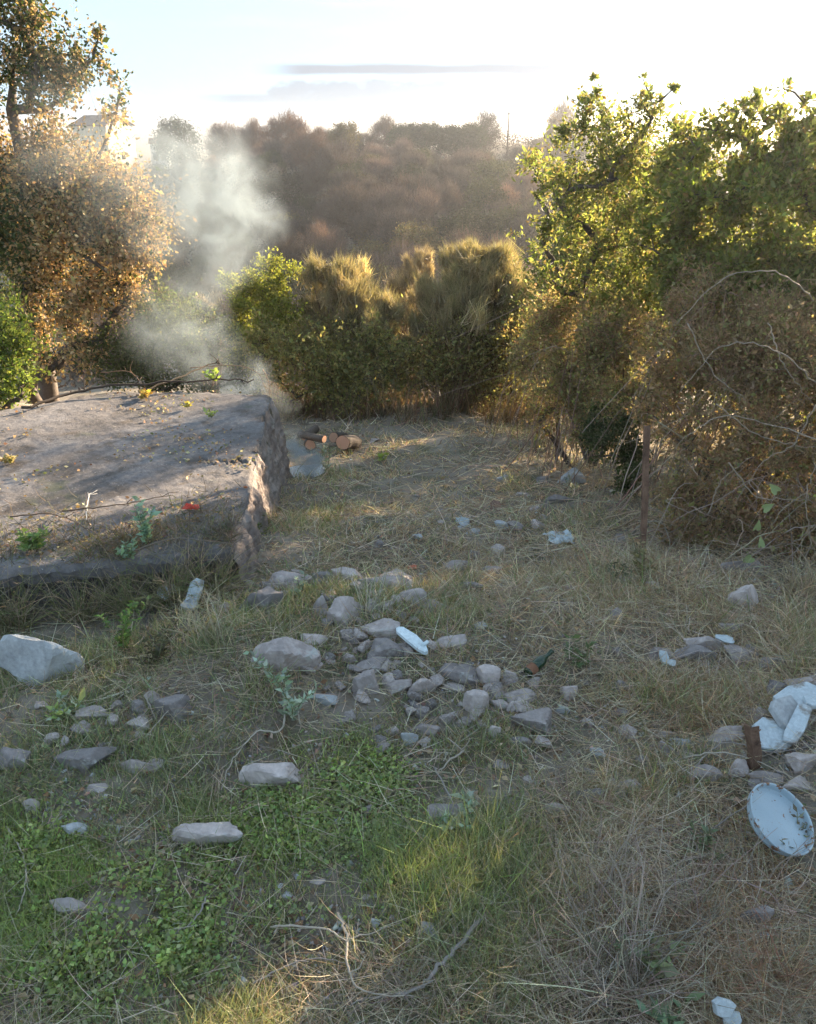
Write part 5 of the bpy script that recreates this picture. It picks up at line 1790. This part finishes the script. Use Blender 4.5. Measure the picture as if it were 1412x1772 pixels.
W_ = np.maximum(.0030, .0011 * dep) * gr_.uniform(.7, 1.3, n)
V, F, C = ribbons(P_ - np.array([0, 0, .004]), D_, H_, W_, C_, .45, 2, gr_, C_ * 1.15)
tag(obj('grass', mesh_np('grass', V, F, C, mat=M_grass)), 'green and straw-coloured grass over the whole clearing', kind='stuff')

# fine dead straw lying flat, matted
P_, px, py, dep = scatter(110000)
dry = blob(px, py, DRYZ)
keep = gr_.random(len(P_)) < np.clip((.28 + .5 * dry + .3 * patchy(P_, .8, 7)) * np.where((px < 900) & (py > 1200), .55, 1.0), .05, 1)
P_, dep, px, py = P_[keep], dep[keep], px[keep], py[keep]
n = len(P_)
ang = gr_.uniform(0, 6.28, n)
D_ = unit(np.stack([np.cos(ang), np.sin(ang), gr_.uniform(-.02, .35, n)], 1))
C_ = palette(n, [(.38, .32, .24), (.30, .24, .17), (.44, .38, .29), (.26, .19, .14)], gr_, .2)
V, F, C = ribbons(P_ + np.array([0, 0, .012]) + gr_.random((n, 1)) * np.array([0, 0, .04]), D_, gr_.uniform(.05, .26, n) * (1 + .04 * dep), np.maximum(.0022, .0008 * dep), C_, .35, 3, gr_)
tag(obj('dead_straw', mesh_np('dead_straw', V, F, C, mat=M_stem)), 'matted dead straw lying over the clearing', kind='stuff')

# clover and low broad-leaved weeds
P_, px, py, dep = scatter(300000, 1.7, y1=9)
lush, gras = blob(px, py, LUSHZ), blob(px, py, GRASSZ)
keep = gr_.random(len(P_)) < np.clip(-.08 + .42 * lush + .10 * gras + .42 * lush * patchy(P_, 1.1, 10) + .15 * lush * patchy(P_, 3.5, 11) + .20 * patchy(P_, .9, 9) + .12 * (py > 1350) * (px < 950), .02, 1)
P_, px, py, lush = P_[keep], px[keep], py[keep], lush[keep]
n0 = len(P_)
reps = 3
P_ = np.repeat(P_, reps, 0)
lush = np.repeat(lush, reps)
n = len(P_)
print('clover leaves', n)
hgt = gr_.random(n) * (.010 + .036 * np.clip(lush, 0, 1.2) * (1 + .6 * np.clip(patchy(P_, 1.3, 14), -1, 1)))
P_ = P_ + gr_.normal(size=(n, 3)) * np.array([.012, .012, 0]) + np.stack([0 * hgt, 0 * hgt, .006 + hgt], 1)
C_ = palette(n, LUSH + [(.17, .20, .08), (.15, .17, .075), (.22, .23, .11)], gr_, .28)
dull = np.clip(1 - lush * 1.4, 0, 1)[:, None]
C_ = C_ * (1 - dull) + palette(n, [(.16, .18, .10), (.20, .215, .13), (.135, .15, .085)], gr_, .22) * dull
a = gr_.uniform(0, 6.28, n)
D_ = unit(np.stack([np.cos(a), np.sin(a), gr_.uniform(0, .9, n)], 1))
V, F, C = leaves(P_, gr_.uniform(.010, .026, n) * (1 + .2 * np.clip(lush, 0, 1)), C_, gr_, wr=.75, D=D_)
tag(obj('ground_cover', mesh_np('ground_cover', V, F, C, mat=M_grass)), 'bright green low clover and broad-leaved ground cover', kind='stuff')

# fallen leaves
P_, px, py, dep = scatter(9000, 1.5)
n = len(P_)
C_ = palette(n, [(.20, .12, .075), (.27, .18, .11), (.15, .095, .065), (.34, .26, .17)], gr_, .25)
a = gr_.uniform(0, 6.28, n)
V, F, C = leaves(P_ + np.array([0, 0, .015]), gr_.uniform(.02, .05, n), C_, gr_, wr=.6, D=unit(np.stack([np.cos(a), np.sin(a), gr_.uniform(-.1, .4, n)], 1)))
# and on the roof
n = 2600
u_, v_ = gr_.uniform(0, 4.2, n), gr_.random(n) ** .8
xy = slab_xy(u_, v_)
cz = slab_z(xy[:, 0], xy[:, 1])
a = gr_.uniform(0, 6.28, n)
bk = patchy(np.concatenate([xy, 0 * xy[:, :1]], 1), .8, 17) > .1 - .3 * (v_ > .9)
xy, cz, a = xy[bk], cz[bk], a[bk]
n = len(xy)
l2 = leaves(np.concatenate([xy, cz[:, None] + .01], 1), gr_.uniform(.015, .045, n), palette(n, [(.28, .18, .09), (.38, .30, .16), (.18, .11, .07), (.14, .14, .06)], gr_, .25), gr_, wr=.6, D=unit(np.stack([np.cos(a), np.sin(a), gr_.uniform(0, .5, n)], 1)))
V, F, C = join([(V, F, C), l2])
tag(obj('leaf_litter', mesh_np('leaf_litter', V, F, C, mat=M_stem)), 'fallen brown leaves on the ground and cistern roof', kind='stuff')

# short dead growth on the shaded front of the roof
n = 9000
u_, v_ = gr_.uniform(0, 4.2, n), abs(gr_.normal(0, .14, n)) * gr_.random(n) ** .5
xy = slab_xy(u_, np.clip(v_, 0, 1))
nzr = patchy(np.concatenate([xy, 0 * xy[:, :1]], 1), .9, 18)
kp = gr_.random(n) < np.clip(.5 + .6 * nzr, .05, 1)
xy = xy[kp]
n = len(xy)
ang, ln = gr_.uniform(0, 6.28, n), gr_.uniform(.3, 3, n)
V, F, C = ribbons(np.concatenate([xy, (slab_z(xy[:, 0], xy[:, 1]) - .004)[:, None]], 1), unit(np.stack([np.cos(ang) * ln, np.sin(ang) * ln, np.ones(n)], 1)), gr_.uniform(.03, .16, n), np.full(n, .005),
                  palette(n, [(.13, .10, .075), (.18, .14, .10), (.09, .10, .04), (.10, .075, .055)], gr_, .25), .5, 2, gr_)
tag(obj('dead_moss', mesh_np('dead_moss', V, F, C, mat=M_stem)), 'short dead growth matted over the front of the cistern roof', kind='stuff')

# gravel and pebbles
P_, px, py, dep = scatter(26000, 1.5)
kp = gr_.random(len(P_)) < np.clip(.35 + .5 * patchy(P_, .9, 31) + blob(px, py, [(650, 1500, 180, 90, .5), (850, 1180, 150, 60, .5), (1340, 1300, 100, 60, .5)]), .04, 1)
P_ = P_[kp]
n = len(P_)
o8 = np.array([(1, 0, 0), (-1, 0, 0), (0, 1, 0), (0, -1, 0), (0, 0, 1), (0, 0, -1)], float)
f8 = np.array([(0, 2, 4), (2, 1, 4), (1, 3, 4), (3, 0, 4), (2, 0, 5), (1, 2, 5), (3, 1, 5), (0, 3, 5)])
sz = np.exp(gr_.normal(-4.75, .5, n))
ca, sa = np.cos(ang_ := gr_.uniform(0, 6.28, n)), np.sin(ang_)
q = o8[None] * gr_.uniform(.6, 1.3, (n, 6, 1)) * np.array([1, .8, .6]) + gr_.normal(size=(n, 6, 3)) * .15
q = np.stack([q[..., 0] * ca[:, None] - q[..., 1] * sa[:, None], q[..., 0] * sa[:, None] + q[..., 1] * ca[:, None], q[..., 2]], -1)
V = P_[:, None] + q * sz[:, None, None] + np.array([0, 0, .004])
C = np.repeat(palette(n, [(.30, .28, .27), (.40, .38, .36), (.24, .21, .19), (.50, .48, .46)], gr_, .2), 6, 0)
F = (np.arange(n)[:, None, None] * 6 + f8[None]).reshape(-1, 3)
tag(obj('gravel', mesh_np('gravel', V.reshape(-1, 3), F, C, mat=M_wood)), 'small gravel scattered over the soil', kind='stuff')

# ------------------------------------------------------------------ smoke from the smouldering fire behind the cistern
SM = [  # px, py, radius px, distance, density
    (530, 812, 26, 9.1, 32.0), (520, 782, 20, 9.35, 11.0), (506, 742, 20, 9.8, 2.2), (470, 705, 32, 10.3, .9), (430, 662, 44, 10.8, .75), (365, 615, 62, 11.5, .62), (290, 575, 78, 11.6, .55), (335, 505, 62, 11.8, .48),
    (395, 425, 72, 12.0, .80), (425, 360, 72, 12.0, .95), (365, 325, 100, 12.0, .75), (290, 300, 95, 12.1, .55), (275, 400, 70, 12.0, .34), (215, 360, 100, 12.0, .16), (150, 250, 130, 12.2, .15), (60, 300, 100, 12.2, .08)]
pts_ = [(at(x, y, Yd), rp * ((at(x, y, Yd) - CAM) @ FW) / FPX, dn) for x, y, rp, Yd, dn in SM]
lo = np.min([c - r0 * 1.35 for c, r0, _ in pts_], 0)
hi = np.max([c + r0 * 1.35 for c, r0, _ in pts_], 0)
m_smoke, t, out = material('smoke')
geo = t.node('ShaderNodeNewGeometry')
pos = geo.outputs['Position']
wn = t.noise(pos, 1.3, 3, .6, 'Color')
wpos = t.vmath('ADD', pos, t.vmath('SCALE', t.vmath('SUBTRACT', wn, (.5, .5, .5))))
wpos.node.inputs[1].links[0].from_node.inputs['Scale'].default_value = 1.05
tot = None
for c, r0, dn in pts_:
    d = t.math('DIVIDE', t.vmath('DISTANCE', wpos, tuple(c)), r0 * 1.25)
    f = t.math('MULTIPLY', t.math('SUBTRACT', 1.0, t.smooth(d, .15, 1.0)), dn)
    tot = f if tot is None else t.math('ADD', tot, f)
fine = t.smooth(t.noise(wpos, 2.2, 5, .65, dist=.8), .38, .64)
den = t.math('MULTIPLY', tot, t.math('MULTIPLY_ADD', fine, .8, .2))
pv = t.node('ShaderNodeVolumePrincipled')
pv.inputs['Color'].default_value = (.42, .49, .54, 1)
pv.inputs['Anisotropy'].default_value = .25
t.l.new(t.math('MULTIPLY', den, 1.9), pv.inputs['Density'])
t.l.new(pv.outputs[0], out.inputs['Volume'])
V, F = box(lo[0], hi[0], lo[1], hi[1], lo[2], hi[2])
tag(obj('smoke', mesh_np('smoke', V, F, mat=m_smoke)), 'bluish smoke drifting up from behind the cistern', kind='stuff')

# ash heap, made pale to stand in for the sunlit white smoke
gA = G(524, 832)
o = obj('ash_heap', stone_mesh((.5, .5, .10), 71, 14, .05, 'ash_heap', surface_mat('ash', [(.3, (.38, .36, .34)), (.7, (.58, .56, .53))], scale=9, bump=.5, bscale=40)), loc=gA + np.array([-.02, .25, .0]))
tag(o, 'pale heap of smouldering ash beside the cistern wall', 'ash heap')

# ------------------------------------------------------------------ haze: one closed box of even air
m_h, t, out = material('haze')
pv = t.node('ShaderNodeVolumePrincipled')
pv.inputs['Color'].default_value = (.90, .92, .95, 1)
pv.inputs['Density'].default_value = .0008
pv.inputs['Anisotropy'].default_value = .82
t.l.new(pv.outputs[0], out.inputs['Volume'])
V, F = box(-4200, 4200, -90, 5200, -22, 9)
tag(obj('haze', mesh_np('haze', V, F, mat=m_h)), 'thin bright haze over the valley', kind='stuff')
